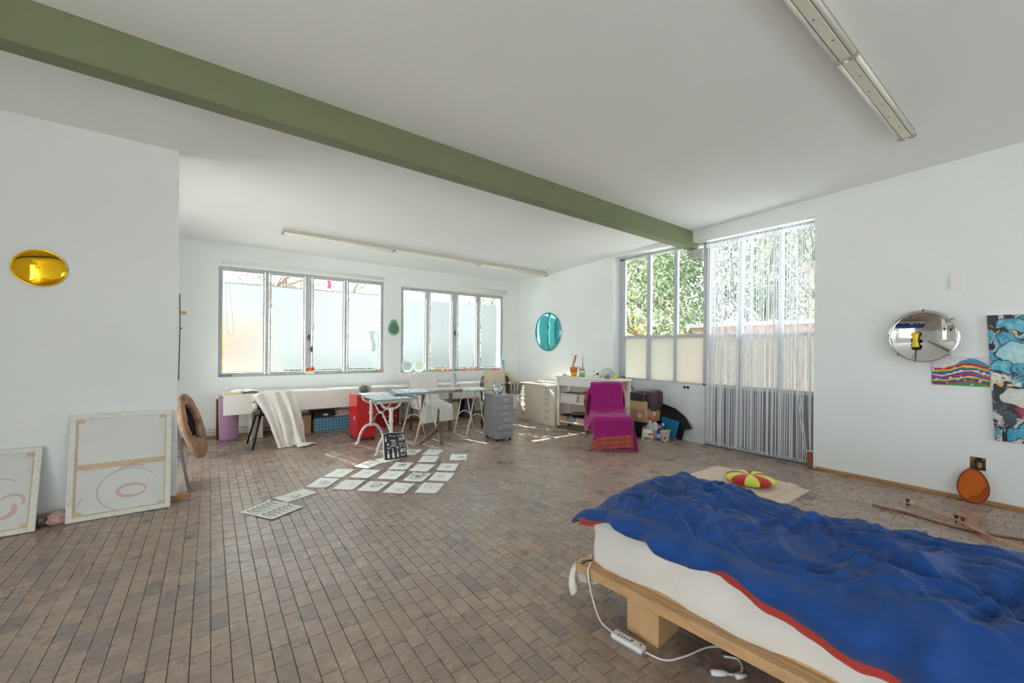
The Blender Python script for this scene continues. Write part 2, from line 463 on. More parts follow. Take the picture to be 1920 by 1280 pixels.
# --- steel windows in the back wall
M_glass = clear_glass('window_glass')
M_film = frosted('frosted_film', (108, 110, 111), tr=0.55, rough=0.62, clear=0.0, back=0.2)
def steel_window(n, win, posts, film_top, yf, gaps):
    x0, x1, z0, z1 = win
    w = bpy.data.objects.new('window_%d' % n, None); COL.objects.link(w); struct(w)
    w.location = (0, 0, 0)
    fr = 0.04
    MB().bb(x0, x1, yf, yf + 0.05, z0, z0 + 0.035).bb(x0, x1, yf, yf + 0.05, z1 - 0.035, z1).bb(x0, x0 + 0.035, yf, yf + 0.05, z0 + 0.035, z1 - 0.035).bb(x1 - 0.035, x1, yf, yf + 0.05, z0 + 0.035, z1 - 0.035).build('window_frame', M_steel, w, bevel=0.003)
    edges = [x0 + 0.035] + [q for p in posts for q in p] + [x1 - 0.035]
    for (a, b) in posts:
        MB().bb(a + 0.012, b - 0.012, yf - 0.01, yf + 0.055, z0 + 0.035, z1 - 0.035).build('post', M_steel, w, bevel=0.003)
    for k in range(0, len(edges), 2):
        a, b = edges[k], edges[k + 1]
        s = 0.022
        za, zb_ = z0 + 0.036, z1 - 0.036
        sash = MB().bb(a, b, yf - 0.006, yf + 0.03, za, za + 0.028).bb(a, b, yf - 0.006, yf + 0.03, zb_ - 0.028, zb_).bb(a, a + s, yf - 0.006, yf + 0.03, za + 0.028, zb_ - 0.028).bb(b - s, b, yf - 0.006, yf + 0.03, za + 0.028, zb_ - 0.028).build('sash', M_steel, w, bevel=0.002)
        MB().add([(a + s, yf + 0.012, za + 0.028), (b - s, yf + 0.012, za + 0.028), (b - s, yf + 0.012, zb_ - 0.028), (a + s, yf + 0.012, zb_ - 0.028)], [(0, 1, 2, 3)]).build('pane', M_glass, sash)
        g = 0.009   # the film stops short of the frame, ragged
        gl, gr_ = gaps[k // 2]
        rg = random.Random(n * 10 + k); L_, R_ = [], []
        nn = 34
        for i in range(nn + 1):
            z = lerp(za + 0.05, film_top, i / nn)
            L_.append((a + s + gl + rg.random() * g, yf + 0.008, z)); R_.append((b - s - gr_ - rg.random() * g, yf + 0.008, z))
        MB().add(L_ + R_, [(i, nn + 1 + i, nn + 2 + i, i + 1) for i in range(nn)]).build('frosted_film', M_film, sash)
    return w
w1 = steel_window(1, W1, [(0.705, 0.779), (1.292, 1.412), (1.925, 1.993)], 2.385, YB + 0.03, [(.003, .004), (.004, .004), (.004, .004), (.003, .016)])
w2 = steel_window(2, W2, [(3.495, 3.581), (4.08, 4.212), (4.675, 4.764)], 2.340, YB + 0.03, [(.0, .002), (.004, .014), (.004, .022), (.012, .09)])
for (w, x, z) in ((w1, 1.40, 1.35), (w1, 1.36, 1.55), (w2, 4.15, 1.7)):
    MB().bb(x - 0.012, x + 0.012, YB + 0.0, YB + 0.02, z - 0.05, z + 0.05).bb(x - 0.006, x + 0.006, YB - 0.03, YB + 0.0, z - 0.01, z + 0.01).bb(x - 0.05, x + 0.006, YB - 0.034, YB - 0.022, z - 0.008, z + 0.008).build('latch', mat('latch_metal', (96, 96, 94), 0.4, metal=0.6), w, bevel=0.002)
# sills in the window reveals
struct(MB().bb(W1[0], W1[1], YB - 0.004, YB + 0.028, W1[2] - 0.002, W1[2] + 0.006).build('trim_3', M_steel))
struct(MB().bb(W2[0], W2[1], YB - 0.05, YB + 0.028, W2[2] - 0.008, W2[2] + 0.008).build('trim_4', M_white))

# --- unseen window added in the alcove to bring fill daylight to the back
w4 = struct(bpy.data.objects.new('window_4', None)); COL.objects.link(w4)
MB().bb(-1.48, -1.43, AY0, AY1, AZ0, AZ0 + .04).bb(-1.48, -1.43, AY0, AY1, AZ1 - .04, AZ1).bb(-1.48, -1.43, AY0, AY0 + .04, AZ0, AZ1).bb(-1.48, -1.43, AY1 - .04, AY1, AZ0, AZ1).build('window_frame', M_steel, w4)
for y in (5.48, 5.96): MB().bb(-1.48, -1.43, y - .03, y + .03, AZ0 + .04, AZ1 - .04).build('post', M_steel, w4)
M_pane = clear_glass('clear_pane', (251, 253, 252), 0.02)
for (a, b) in ((AY0 + .04, 5.45), (5.51, 5.93), (5.99, AY1 - .04)): MB().add([(-1.455, a, AZ0 + .04), (-1.455, b, AZ0 + .04), (-1.455, b, AZ1 - .04), (-1.455, a, AZ1 - .04)], [(0, 1, 2, 3)]).build('pane', M_pane, w4)
# unseen windows behind the lens, added as sources of fill daylight
w5 = struct(bpy.data.objects.new('window_5', None)); COL.objects.link(w5)
MB().bb(1.6, 4.2, YN - .12, YN - .07, .9, .94).bb(1.6, 4.2, YN - .12, YN - .07, 2.06, 2.1).bb(1.6, 1.64, YN - .12, YN - .07, .94, 2.06).bb(4.16, 4.2, YN - .12, YN - .07, .94, 2.06).build('window_frame', M_steel, w5)
MB().bb(2.87, 2.93, YN - .12, YN - .07, .94, 2.06).build('post', M_steel, w5)
for (a, b) in ((1.64, 2.87), (2.93, 4.16)): MB().add([(a, YN - .09, .94), (b, YN - .09, .94), (b, YN - .09, 2.06), (a, YN - .09, 2.06)], [(0, 1, 2, 3)]).build('pane', M_pane, w5)
w6 = struct(bpy.data.objects.new('window_6', None)); COL.objects.link(w6)
MB().bb(XL - .12, XL - .07, -2.8, .6, .1, .14).bb(XL - .12, XL - .07, -2.8, .6, 2.06, 2.1).bb(XL - .12, XL - .07, -2.8, -2.76, .14, 2.06).bb(XL - .12, XL - .07, .56, .6, .14, 2.06).build('window_frame', M_steel, w6)
MB().bb(XL - .12, XL - .07, -1.13, -1.07, .14, 2.06).build('post', M_steel, w6)
for (a, b) in ((-2.76, -1.13), (-1.07, .56)): MB().add([(XL - .09, a, .14), (XL - .09, b, .14), (XL - .09, b, 2.06), (XL - .09, a, 2.06)], [(0, 1, 2, 3)]).build('pane', M_pane, w6)
# --- steel window in the right wall, low rendered wall under it
M_reed = frosted('reeded_glass', (160, 159, 147), tr=0.5, rough=0.5, bands=55)
M_low = mat('grey_render', (214, 216, 219), 0.75, var=0.10, vscale=3.0, bump=0.2, bscale=30)
struct(MB().bb(XW - 0.02, XW + 0.12, 3.30, 4.915, -0.02, 0.862).build('wall_low', M_low))
w3 = struct(bpy.data.objects.new('window_3', None)); COL.objects.link(w3)
z0, zm, z1 = 0.862, 1.605, 2.995
ys = [3.30, 3.80, 4.30, 4.88]
MB().bb(XW, XW + 0.05, 3.30, 4.915, z0, z0 + 0.03).bb(XW, XW + 0.05, 3.30, 4.915, z1 - 0.03, z1 + 0.02).bb(XW, XW + 0.05, 3.30, 3.35, z0, z1).bb(XW, XW + 0.05, 4.80, 4.915, z0, z1).build('window_frame', M_steel, w3, bevel=0.003)
posts3 = [(3.774, 3.83), (4.264, 4.338)]
for (a, b) in posts3: MB().bb(XW - 0.012, XW + 0.05, a, b, z0 + 0.03, z1 - 0.03).build('post', M_steel, w3, bevel=0.003)
MB().bb(XW - 0.008, XW + 0.05, 3.35, 4.80, zm - 0.025, zm + 0.025).build('transom', M_steel, w3, bevel=0.003)
for (a, b) in ((3.35, 3.774), (3.83, 4.264), (4.338, 4.80)):
    MB().add([(XW + 0.02, a, zm + 0.025), (XW + 0.02, b, zm + 0.025), (XW + 0.02, b, z1 - 0.03), (XW + 0.02, a, z1 - 0.03)], [(0, 1, 2, 3)]).build('pane', M_glass, w3)
    MB().add([(XW + 0.02, a, z0 + 0.03), (XW + 0.02, b, z0 + 0.03), (XW + 0.02, b, zm - 0.025), (XW + 0.02, a, zm - 0.025)], [(0, 1, 2, 3)]).build('reeded_pane', M_reed, w3)
# rendered steel plate where the beam bears
struct(MB().bb(XW - 0.07, XW - 0.01, 3.33, 3.56, 2.775, 2.90).bb(XW - 0.075, XW - 0.07, 3.36, 3.50, 2.81, 2.82).bb(XW - 0.075, XW - 0.07, 3.40, 3.54, 2.85, 2.86).build('trim_5', mat('plate_paint', (190, 190, 184), 0.5, var=0.1, vscale=20)))
# --- glazed steel door wall
d1 = struct(bpy.data.objects.new('door_1', None)); COL.objects.link(d1)
yd0, yd1 = 1.885, 3.30
MB().bb(XW, XW + 0.05, yd0, yd1, 0.0, 0.05).bb(XW, XW + 0.05, yd0, yd1, z1 - 0.03, z1 + 0.02).bb(XW - 0.01, XW + 0.05, 3.235, 3.30, 0.05, z1 - 0.03).bb(XW, XW + 0.05, yd0, yd0 + 0.04, 0.05, z1 - 0.03).build('door_frame', M_steel, d1, bevel=0.003)
dposts = [(2.785, 2.84), (2.288, 2.338)]
for (a, b) in dposts: MB().bb(XW - 0.01, XW + 0.045, a, b, 0.05, z1 - 0.03).build('post', M_steel, d1, bevel=0.003)
fields = [(yd0 + 0.04, 2.288), (2.338, 2.785), (2.84, 3.235)]
for (a, b) in fields:
    MB().bb(XW, XW + 0.04, a, b, 0.845, 0.895).build('rail', M_steel, d1, bevel=0.002)
    MB().bb(XW, XW + 0.04, a, b, zm - 0.025, zm + 0.02).build('rail', M_steel, d1, bevel=0.002)
    MB().bb(XW + 0.008, XW + 0.028, a, b, 0.05, 0.845).build('panel', mat('grey_panel', (140, 144, 148), 0.5, var=0.06, vscale=8), d1)
    MB().add([(XW + 0.02, a, 0.895), (XW + 0.02, b, 0.895), (XW + 0.02, b, zm - 0.025), (XW + 0.02, a, zm - 0.025)], [(0, 1, 2, 3)]).build('reeded_pane', M_reed, d1)
    MB().add([(XW + 0.02, a, zm + 0.02), (XW + 0.02, b, zm + 0.02), (XW + 0.02, b, z1 - 0.03), (XW + 0.02, a, z1 - 0.03)], [(0, 1, 2, 3)]).build('pane', M_glass, d1)
MB().tube([(XW - 0.01, 3.265, 1.19), (XW - 0.06, 3.265, 1.19), (XW - 0.06, 3.14, 1.19)], 0.010, 8).bb(XW - 0.016, XW - 0.008, 3.25, 3.28, 1.02, 1.26).build('handle', mat('handle_metal', (210, 210, 208), 0.3, metal=0.5), d1, smooth=False)
struct(MB().bb(XW - 0.06, XW + 0.05, yd0, 3.30, -0.012, 0.006).build('trim_6', mat('threshold', (104, 104, 106), 0.7, var=0.15, vscale=15)))

# ================================================================== OUTSIDE
M_grass = mat('garden_ground', (204, 203, 200), 0.95, var=0.2, vscale=1.2)
g = MB().bb(-40, 60, -40, 60, -0.4, -0.2).build('ground', M_grass); struct(g)
struct(MB().bb(XL - 0.2, XR + 0.6, YB + T, YB + T + 0.30, 2.80, 2.90).build('sun_block_eave', M_white))  # unseen eave, added to keep direct sun out of the clear strips
M_bark = mat('bark', (92, 78, 64), 0.9, var=0.3, vscale=12)
M_leaf = [mat('leaf_green', (74, 96, 46), 0.6, attr='Col'), None]
nt = M_leaf[0].node_tree; p = nt.nodes['Principled BSDF']        # leaves and petals let light through
tl = nt.nodes.new('ShaderNodeBsdfTranslucent'); at_ = [n for n in nt.nodes if n.bl_idname == 'ShaderNodeAttribute'][0]
mx = nt.nodes.new('ShaderNodeMixShader'); mx.inputs[0].default_value = 0.4
nt.links.new(at_.outputs['Color'], tl.inputs['Color']); nt.links.new(p.outputs[0], mx.inputs[1]); nt.links.new(tl.outputs[0], mx.inputs[2]); nt.links.new(mx.outputs[0], nt.nodes['Material Output'].inputs[0])
def leaf_cloud(n, fn, size, cols, seed):
    rg = random.Random(seed); mb = MB(); cc = []
    for _ in range(n):
        c = Vector(fn(rg)); a = Vector((rg.gauss(0, 1), rg.gauss(0, 1), rg.gauss(0, 1))).normalized()
        b = a.orthogonal().normalized(); b = (b * cos(rg.random() * 6.28) + a.cross(b) * sin(rg.random() * 6.28)).normalized()
        s = size * rg.uniform(0.6, 1.4)
        mb.add([c - a * s, c + b * s * 0.55, c + a * s, c - b * s * 0.55], [(0, 1, 2, 3)])
        col = rg.choice(cols); k = rg.uniform(0.7, 1.3)
        cc.extend([(L(col[0]) * k, L(col[1]) * k, L(col[2]) * k)] * 4)
    return mb, cc
def branches(base, h, r, seed, levels=3, spread=0.7, nb=4):
    rg = random.Random(seed); mb = MB()
    tips = []
    def grow(p, d, ln, r, lv):
        pts = [p]; dd = d.copy()
        for i in range(4):
            dd = (dd + Vector((rg.gauss(0, .14), rg.gauss(0, .14), rg.gauss(0.02, .08)))).normalized()
            pts.append(pts[-1] + dd * ln / 4)
        mb.tube(pts, [r * (1 - 0.13 * i) for i in range(5)], 6)
        if lv == 0: tips.append(pts[-1]); return
        for k in range(nb):
            q = pts[2 + (k % 3)]
            nd = (dd + Vector((rg.gauss(0, spread), rg.gauss(0, spread), rg.gauss(0.1, spread * .5)))).normalized()
            grow(q, nd, ln * rg.uniform(0.5, 0.75), r * 0.52, lv - 1)
    grow(Vector(base), Vector((0, 0, 1)), h, r, levels)
    return mb, tips
greens = [(88, 100, 62), (100, 112, 74), (80, 92, 68), (120, 128, 88), (104, 112, 92), (146, 148, 130)]
def leafy_tree(loc, h, rad, n, seed, label, size=0.050, cols=greens, crown_z=None):
    t = thing('garden_tree', label, 'tree', loc, group='trees beyond the steel window')
    mb, tips = branches((0, 0, 0), h * 0.5, 0.09, seed, 2, 0.6)
    mb.build('trunk', M_bark, t, smooth=True)
    rg0 = random.Random(seed + 5)
    cz = crown_z or h * 0.6
    clumps = [Vector((rg0.gauss(0, rad * .5), rg0.gauss(0, rad * .5), cz + rg0.gauss(0, h * .24))) for _ in range(34)]
    def f(rg):
        c = rg.choice(clumps); s = rad * 0.24
        return (c.x + rg.gauss(0, s), c.y + rg.gauss(0, s), max(0.1, c.z + rg.gauss(0, s * .8)))
    mb, cc = leaf_cloud(n, f, size, cols, seed)
    mb.build('foliage', M_leaf[0], t, colors=cc, kind='stuff')
    return t
leafy_tree((10.2, 7.6, -0.2), 6.0, 1.7, 13000, 11, 'broad pale green tree filling the left panes of the steel window')
leafy_tree((9.6, 5.9, -0.2), 5.6, 1.5, 12000, 12, 'green tree with forked trunk behind the right pane of the steel window')
leafy_tree((12.5, 9.9, -0.2), 7.0, 2.1, 11000, 13, 'tall hazy tree behind the others beyond the steel window')
leafy_tree((11.6, 4.7, -0.2), 6.5, 1.5, 8000, 14, 'green tree seen through the left half of the string curtain')
leafy_tree((13.0, 3.6, -0.2), 6.5, 1.5, 6000, 15, 'green tree seen through the right half of the string curtain')
t = thing('flowering_bush', 'low bush with yellow and orange leaves beyond the steel window', 'bush', (9.0, 6.75, -0.2))
mb, cc = leaf_cloud(900, lambda rg: (rg.gauss(0, .4), rg.gauss(0, .4), max(0.2, 1.6 + rg.gauss(0, .45))), 0.06, [(206, 168, 60), (190, 120, 60), (120, 130, 60)], 31)
mb.build('foliage', M_leaf[0], t, colors=cc, kind='stuff'); MB().tube([(0, 0, 0), (0.05, 0, .8), (0, .05, 1.5)], [.05, .03, .015], 6).build('stem', M_bark, t)
# garden wall with a pale coping beyond the glazed door
t = thing('garden_wall', 'low brick garden wall with white coping beyond the string curtain', 'wall', (9.0, 4.0, -0.2))
MB().box((0, -0.2, 1.05), (0.22, 3.4, 2.1)).build('wall_body', mat('faded_brick', (150, 116, 104), 0.9, var=0.25, vscale=9), t)
MB().box((0, -0.2, 2.13), (0.36, 3.5, 0.07)).build('coping', M_white, t)
# houses
t = thing('white_house', 'tall white house with red gable beyond the string curtain', 'house', (17.0, 6.4, -0.2))
MB().box((1.5, 0, 2.4), (3, 3.4, 4.8)).build('wall_body', mat('house_white', (214, 214, 214), 0.8), t)
MB().box((-0.02, -1.1, 2.4), (0.06, 1.0, 4.8)).build('brick_bay', mat('house_red', (160, 116, 106), 0.8), t)
MB().prism([(-1.9, 4.8), (1.9, 4.8), (0, 6.6)], (-0.2, 0, 0), (0, 1, 0), (0, 0, 1), 3.4).build('roof', mat('roof_grey', (130, 120, 116), 0.8), t)
MB().box((-0.02, 0.5, 3.4), (0.08, 0.9, 1.1)).build('window', mat('dark_pane', (66, 74, 84), 0.2), t)
t = thing('gabled_house', 'house with low brown gable seen over the frosted film', 'house', (3.6, 25.0, -0.2))
MB().box((0, 2, 1.9), (5, 4, 3.8)).build('wall_body', MATS['house_white'], t)
MB().prism([(-3.0, 3.8), (3.0, 3.8), (0, 5.4)], (0, -0.3, 0), (1, 0, 0), (0, 0, 1), -4.6).build('roof', mat('roof_brown', (150, 132, 116), 0.8), t)
# trees and shrubs behind the back windows
def bare_tree(loc, h, seed, label):
    t = thing('bare_tree', label, 'tree', loc, group='bare trees behind the back windows')
    mb, tips = branches((0, 0, 0), h * 0.45, 0.10, seed, 4, 0.75, 4)
    mb.build('trunk', M_bark, t, smooth=True)
    def f(rg):
        c = rg.choice(tips); return (c.x + rg.gauss(0, .12), c.y + rg.gauss(0, .12), c.z + rg.gauss(0, .12))
    mb, cc = leaf_cloud(420, f, 0.04, [(110, 112, 84), (122, 104, 88)], seed)
    mb.build('buds', M_leaf[0], t, colors=cc, kind='stuff')
bare_tree((0.9, 15.6, -0.2), 6.4, 41, 'bare branching tree over the first pane of the left back window')
bare_tree((3.6, 16.0, -0.2), 6.4, 42, 'bare branching tree over the third pane of the left back window')
bare_tree((7.4, 15.8, -0.2), 6.4, 43, 'bare branching tree over the first panes of the right back window')
leafy_tree((10.6, 16.0, -0.2), 6.0, 1.6, 4200, 44, 'sparse leafy tree over the last panes of the right back window', 0.06)
t = thing('yellow_bush', 'yellow flowering bush glowing behind the left frosted pane', 'bush', (0.42, 9.55, -0.2))
mb, cc = leaf_cloud(2600, lambda rg: (rg.gauss(0, .24), rg.gauss(0, .15), max(0.3, min(2.1, 1.60 + rg.gauss(0, .30)))), 0.05, [(250, 205, 30), (244, 190, 20), (252, 220, 70)], 51)
mb.build('flowers', M_leaf[0], t, colors=cc, kind='stuff'); MB().tube([(0, 0, 0), (0.03, 0, .7), (0, 0, 1.4)], [.04, .03, .015], 6).build('stem', M_bark, t)
def hedge(x, y, w, h, seed, label):
    t = thing('clipped_hedge', label, 'hedge', (x, y, -0.2), group='hedges behind the back windows')
    mb, cc = leaf_cloud(1500, lambda rg: (rg.uniform(-w / 2, w / 2), rg.uniform(-.25, .25), rg.uniform(0.1, h)), 0.07, greens, seed)
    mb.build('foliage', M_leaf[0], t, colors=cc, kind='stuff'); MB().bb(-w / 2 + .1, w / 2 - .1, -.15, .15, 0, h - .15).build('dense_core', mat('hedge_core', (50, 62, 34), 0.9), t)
hedge(2.75, 9.6, 3.3, 1.35, 61, 'clipped green hedge low behind the left frosted window')
hedge(6.2, 9.7, 3.4, 1.5, 62, 'clipped green hedge low behind the right frosted window')
t = thing('red_cloth', 'small red cloth hanging on a bent pole outside the left back window', 'cloth', (2.02, 9.4, 2.62))
MB().grid(lambda u, v: (0.07 * (u - .5) + 0.02 * sin(6 * v), 0.015 * sin(9 * u), 0.36 * v), 6, 8).build('cloth_panel', mat('red_cloth', (190, 40, 70), 0.8), t, smooth=True, solid=0.002)
MB().tube([(-0.1, 0, .35), (0.05, 0, .37), (0.10, 0, .30), (0.11, 0, -2.82)], .010, 6).build('pole', M_bark, t)

# ================================================================== STRING CURTAIN
M_string = mat('curtain_string', (246, 246, 249), 0.6)
nt = M_string.node_tree; p = nt.nodes['Principled BSDF']; tl = nt.nodes.new('ShaderNodeBsdfTranslucent'); tl.inputs['Color'].default_value = rgb(236, 236, 242)
mx = nt.nodes.new('ShaderNodeMixShader'); mx.inputs[0].default_value = 0.3
nt.links.new(p.outputs[0], mx.inputs[1]); nt.links.new(tl.outputs[0], mx.inputs[2]); nt.links.new(mx.outputs[0], nt.nodes['Material Output'].inputs[0])
cur = thing('string_curtain', 'white string curtain hanging in front of the glazed steel door', 'curtain', (5.87, 2.57, 0.0))
MB().tube([(0, -0.68, 2.945), (0, 0.70, 2.945)], 0.012, 8).build('rod', MATS['handle_metal'], cur, smooth=True)
def hdr(u, v):
    y = lerp(-0.68, 0.70, u); return (0.018 * sin(u * 210) - 0.004, y, lerp(2.965, 2.885 - 0.012 * nz(u * 30), v))
MB().grid(hdr, 220, 2).build('heading', M_string, cur, smooth=True)
rg = random.Random(5)
def strand(y0, y1, z1, w, bow=0.0, ztop=2.90):
    n = 8; pts = []; ph = rg.random() * 6
    for i in range(n + 1):
        t = i / n; z = lerp(ztop, z1, t)
        y = lerp(y0, y1, t ** 1.4) + bow * sin(pi * t) + 0.004 * sin(t * 5 + ph) * t
        pts.append((0.012 * sin(ph) + 0.006 * sin(t * 4 + ph), y, z))
    vs = []
    for (x, y, z) in pts: vs += [(x - 0.0015, y - w / 2, z), (x - 0.0015, y + w / 2, z), (x + 0.0015, y + w / 2, z), (x + 0.0015, y - w / 2, z)]
    fs = [(0, 1, 2, 3), (4 * n, 4 * n + 3, 4 * n + 2, 4 * n + 1)]
    for i in range(n):
        for k in range(4): fs.append((4 * i + k, 4 * i + (k + 1) % 4, 4 * i + 4 + (k + 1) % 4, 4 * i + 4 + k))
    MB().add(vs, fs).build('strand', M_string, cur)
y = 0.66; k = 0
while y > -0.655:
    w = rg.choice([0.006, 0.007, 0.008, 0.010, 0.013]); gap = rg.choice([0.002, 0.003, 0.005, 0.008, 0.012, 0.016])
    zb = rg.uniform(0.02, 0.07) + 0.05 * max(0, nz(y * 4))
    if y < -0.56:      # tucked in behind the wooden block
        strand(y, -0.64 + 0.02 * rg.random(), 0.05, w * 0.8, 0.01 * rg.random())
    else: strand(y, y + rg.uniform(-0.02, 0.02), zb, w)
    y -= w + gap; k += 1
strand(-0.50, -0.60, 0.06, 0.009, 0.05); strand(-0.47, -0.58, 0.05, 0.008, 0.06)
t = thing('wooden_block', 'small brown wooden block in the corner under the string curtain', 'block', (5.83, 1.925, 0.0))
MB().box((0, 0, .095), (.075, .06, .19)).build('block_body', mat('brown_wood', (140, 84, 42), 0.5, var=0.15, vscale=20), t, bevel=0.003)
MB().box((0, 0, .194), (.078, .063, .008)).build('block_cap', mat('pale_paper', (222, 216, 204), 0.7), t)
t = MB().bb(5.74, 5.93, 1.76, 1.93, 0.0015, 0.008).build('floor_plate', mat('dark_plate', (96, 96, 98), 0.5, metal=0.3), bevel=0.002)
tag(t, 'grey metal plate on the floor below the wooden block', 'plate')

# ================================================================== CEILING LIGHTS
M_cream = mat('lamp_cream', (222, 219, 204), 0.4)
M_tube = mat('lamp_tube', (236, 236, 226), 0.25)
M_cap = mat('lamp_end', (170, 168, 154), 0.4)
M_hole = mat('dark_hole', (40, 38, 34), 0.8)
def fluo(label, x0, x1, y, zf, joints):
    t = thing('fluorescent_light', label, 'ceiling light', ((x0 + x1) / 2, y, 0), group='ceiling strip lights')
    def Z(x): return zf(x, y)
    def bar(ya, yb, za, zb):
        mb = MB(); vs = []
        for x in (x0, x1):
            for (yy, zz) in ((ya, za), (yb, za), (yb, zb), (ya, zb)): vs.append((x, y + yy, Z(x) + zz))
        mb.add(vs, [(0, 1, 2, 3), (7, 6, 5, 4), (0, 4, 5, 1), (1, 5, 6, 2), (2, 6, 7, 3), (3, 7, 4, 0)]); return mb
    mb = bar(-0.028, 0.028, -0.075, 0.0)
    mb.build('housing', M_cream, t, world=True, bevel=0.004)
    for s in (-1, 1):
        vs = []
        for x in (x0, x1):
            for (yy, zz) in ((s * 0.028, -0.012), (s * 0.052, -0.026), (s * 0.052, -0.030), (s * 0.028, -0.020)): vs.append((x, y + yy, Z(x) + zz))
        MB().add(vs, [(0, 1, 2, 3), (7, 6, 5, 4), (0, 4, 5, 1), (1, 5, 6, 2), (2, 6, 7, 3), (3, 7, 4, 0)]).build('reflector', M_cream, t, world=True)
    ends = [x0] + joints + [x1]
    for a, b in zip(ends, ends[1:]):
        for s in (-1, 1):
            MB().tube([(a + 0.02, y + s * 0.045, Z(a) - 0.062), (b - 0.02, y + s * 0.045, Z(b) - 0.062)], 0.0145, 10).build('tube', M_tube, t, world=True, smooth=True)
        k = 5
        for i in range(1, k + 1):
            x = lerp(a, b, i / (k + 1)); MB().lathe([(0.005, -0.0765), (0.005, -0.074)], (x, y + 0.006 * (-1) ** i, Z(x)), 8).build('screw', M_hole, t, world=True)
    for x in ends:
        MB().prism([(-0.062, -0.072), (-0.045, -0.085), (0.045, -0.085), (0.062, -0.072), (0.055, -0.05), (0.03, -0.04), (-0.03, -0.04), (-0.055, -0.05)], (x - 0.012, y, Z(x)), (0, 1, 0), (0, 0, 1), 0.024).build('lamp_holder', M_cap, t, world=True, bevel=0.002)
        MB().lathe([(0.008, -0.095), (0.012, -0.088), (0.012, -0.083)], (x, y, Z(x)), 10).build('starter', M_tube, t, world=True)
fluo('cream strip light with twin tubes on the far ceiling above the tables', 0.80, 5.60, 6.55, zc_far, [2.38, 3.98])
fluo('cream strip light with twin tubes on the near ceiling above the bed', 0.1, 4.70, 0.885, zc_near, [1.66, 3.20])

# ================================================================== HUNG ON THE WALLS
def disc_on(axis, name, label, cat, c, r, m, bulge=0.03, thick=0.006, seed=0, rx=1.0, wob=0.0, rim=None, rim_r=0.012, concave=False):
    """round dished sheet hung on a wall; axis 'x' = right wall (faces -X), 'y' = wall facing -Y"""
    t = thing(name, label, cat, c)
    n, nr = 56, 12
    mb = MB()
    def P(a, b, h): return (-h, a, b) if axis == 'x' else (a, -h, b)
    def fn(u, v):
        q = v; ang = 2 * pi * u
        rr = r * q * (1 + wob * sin(2 * ang + seed) + wob * .5 * sin(3 * ang + 2 * seed))
        h = (bulge * q * q if concave else bulge * (1 - q * q)) + thick
        if wob: h += 0.5 * wob * nz(rr * cos(ang) * 7 + seed, rr * sin(ang) * 7, seed) * (1 - q ** 4)
        return P(rr * rx * cos(ang), rr * sin(ang), h)
    mb.grid(fn, n, nr, closed_u=True)
    s = mb.build('dished_sheet', m, t, smooth=True, solid=0.003)
    ring = [P(r * rx * cos(2 * pi * i / 48) * (1 + wob * sin(4 * pi * i / 48 + seed) + wob * .5 * sin(6 * pi * i / 48 + 2 * seed)), r * sin(2 * pi * i / 48) * (1 + wob * sin(4 * pi * i / 48 + seed) + wob * .5 * sin(6 * pi * i / 48 + 2 * seed)), thick + (bulge if concave else 0)) for i in range(49)]
    MB().tube(ring, 0.004, 6).build('rim', rim or m, t, smooth=True)
    mb = MB().lathe([(0.02, 0), (0.02, 0.001)], (0, 0, 0), 10)
    a = P(0, 0, 0.0); b = P(0, 0, thick + 0.002)
    MB().tube([a, b], 0.03, 10).build('wall_mount', M_cap, t)
    return t
M_gold = mat('gold_mirror', (250, 196, 40), 0.06, metal=1.0)
disc_on('y', 'gold_mirror_disc', 'wavy golden mirror disc on the left wall', 'mirror', (-1.081, YP, 1.995), 0.143, M_gold, 0.03, 0.012, 2.0, 1.02, 0.02)
M_teal = mat('teal_mirror', (96, 186, 186), 0.05, metal=1.0)
disc_on('x', 'teal_mirror_disc', 'large round turquoise mirror on the back part of the right wall', 'mirror', (XR, 6.67, 1.745), 0.405, M_teal, 0.02, 0.012, 1.0, 1.0, 0.004)
M_mir = mat('silver_mirror', (226, 228, 226), 0.015, metal=1.0)
t = disc_on('x', 'round_mirror', 'round dished silver mirror above the paintings', 'mirror', (XR, 0.945, 1.545), 0.253, M_mir, 0.055, 0.03, 0.0, 1.0, 0.0, concave=True)
for a in (0.75 * pi + .1, 0.5 * pi, -0.25 * pi, -0.75 * pi):
    c_, s_ = 0.253 * cos(a), 0.253 * sin(a)
    MB().tube([(-0.0, c_ * 1.05, s_ * 1.05), (-0.092, c_ * 1.04, s_ * 1.04), (-0.092, c_ * .96, s_ * .96)], 0.003, 6).build('clip', M_hole, t)
# green glass drop between the windows
t = thing('green_glass_drop', 'green glass drop shape between the two back windows', 'glass ornament', (2.828, YB, 1.77))
def drop(s, n=40):
    out = []
    for i in range(n):
        a = 2 * pi * i / n; r = 0.115 * (1 + 0.10 * cos(3 * a + pi / 2))
        out.append((s * r * cos(a) * 0.95, s * (r * sin(a) * 1.25 - (0.02 if sin(a) < 0 else 0) * abs(sin(a)) ** 4)))
    return out
MB().prism(drop(1.0), (0, -0.006, 0), (1, 0, 0), (0, 0, 1), 0.010).build('outer_plate', mat('green_glass_light', (126, 178, 140), 0.12, spec=0.8), t, bevel=0.003)
MB().prism(drop(0.72), (0, -0.017, -0.008), (1, 0, 0), (0, 0, 1), 0.010).build('inner_plate', mat('green_glass_dark', (84, 128, 100), 0.1, spec=0.8), t, bevel=0.003)
MB().tube(bez([(0.02, -0.03, 0.03), (0.035, -0.034, 0.0), (0.0, -0.034, -0.03), (0.02, -0.03, -0.06)], 6), 0.006, 6).build('glass_thread', MATS['green_glass_dark'], t, smooth=True)
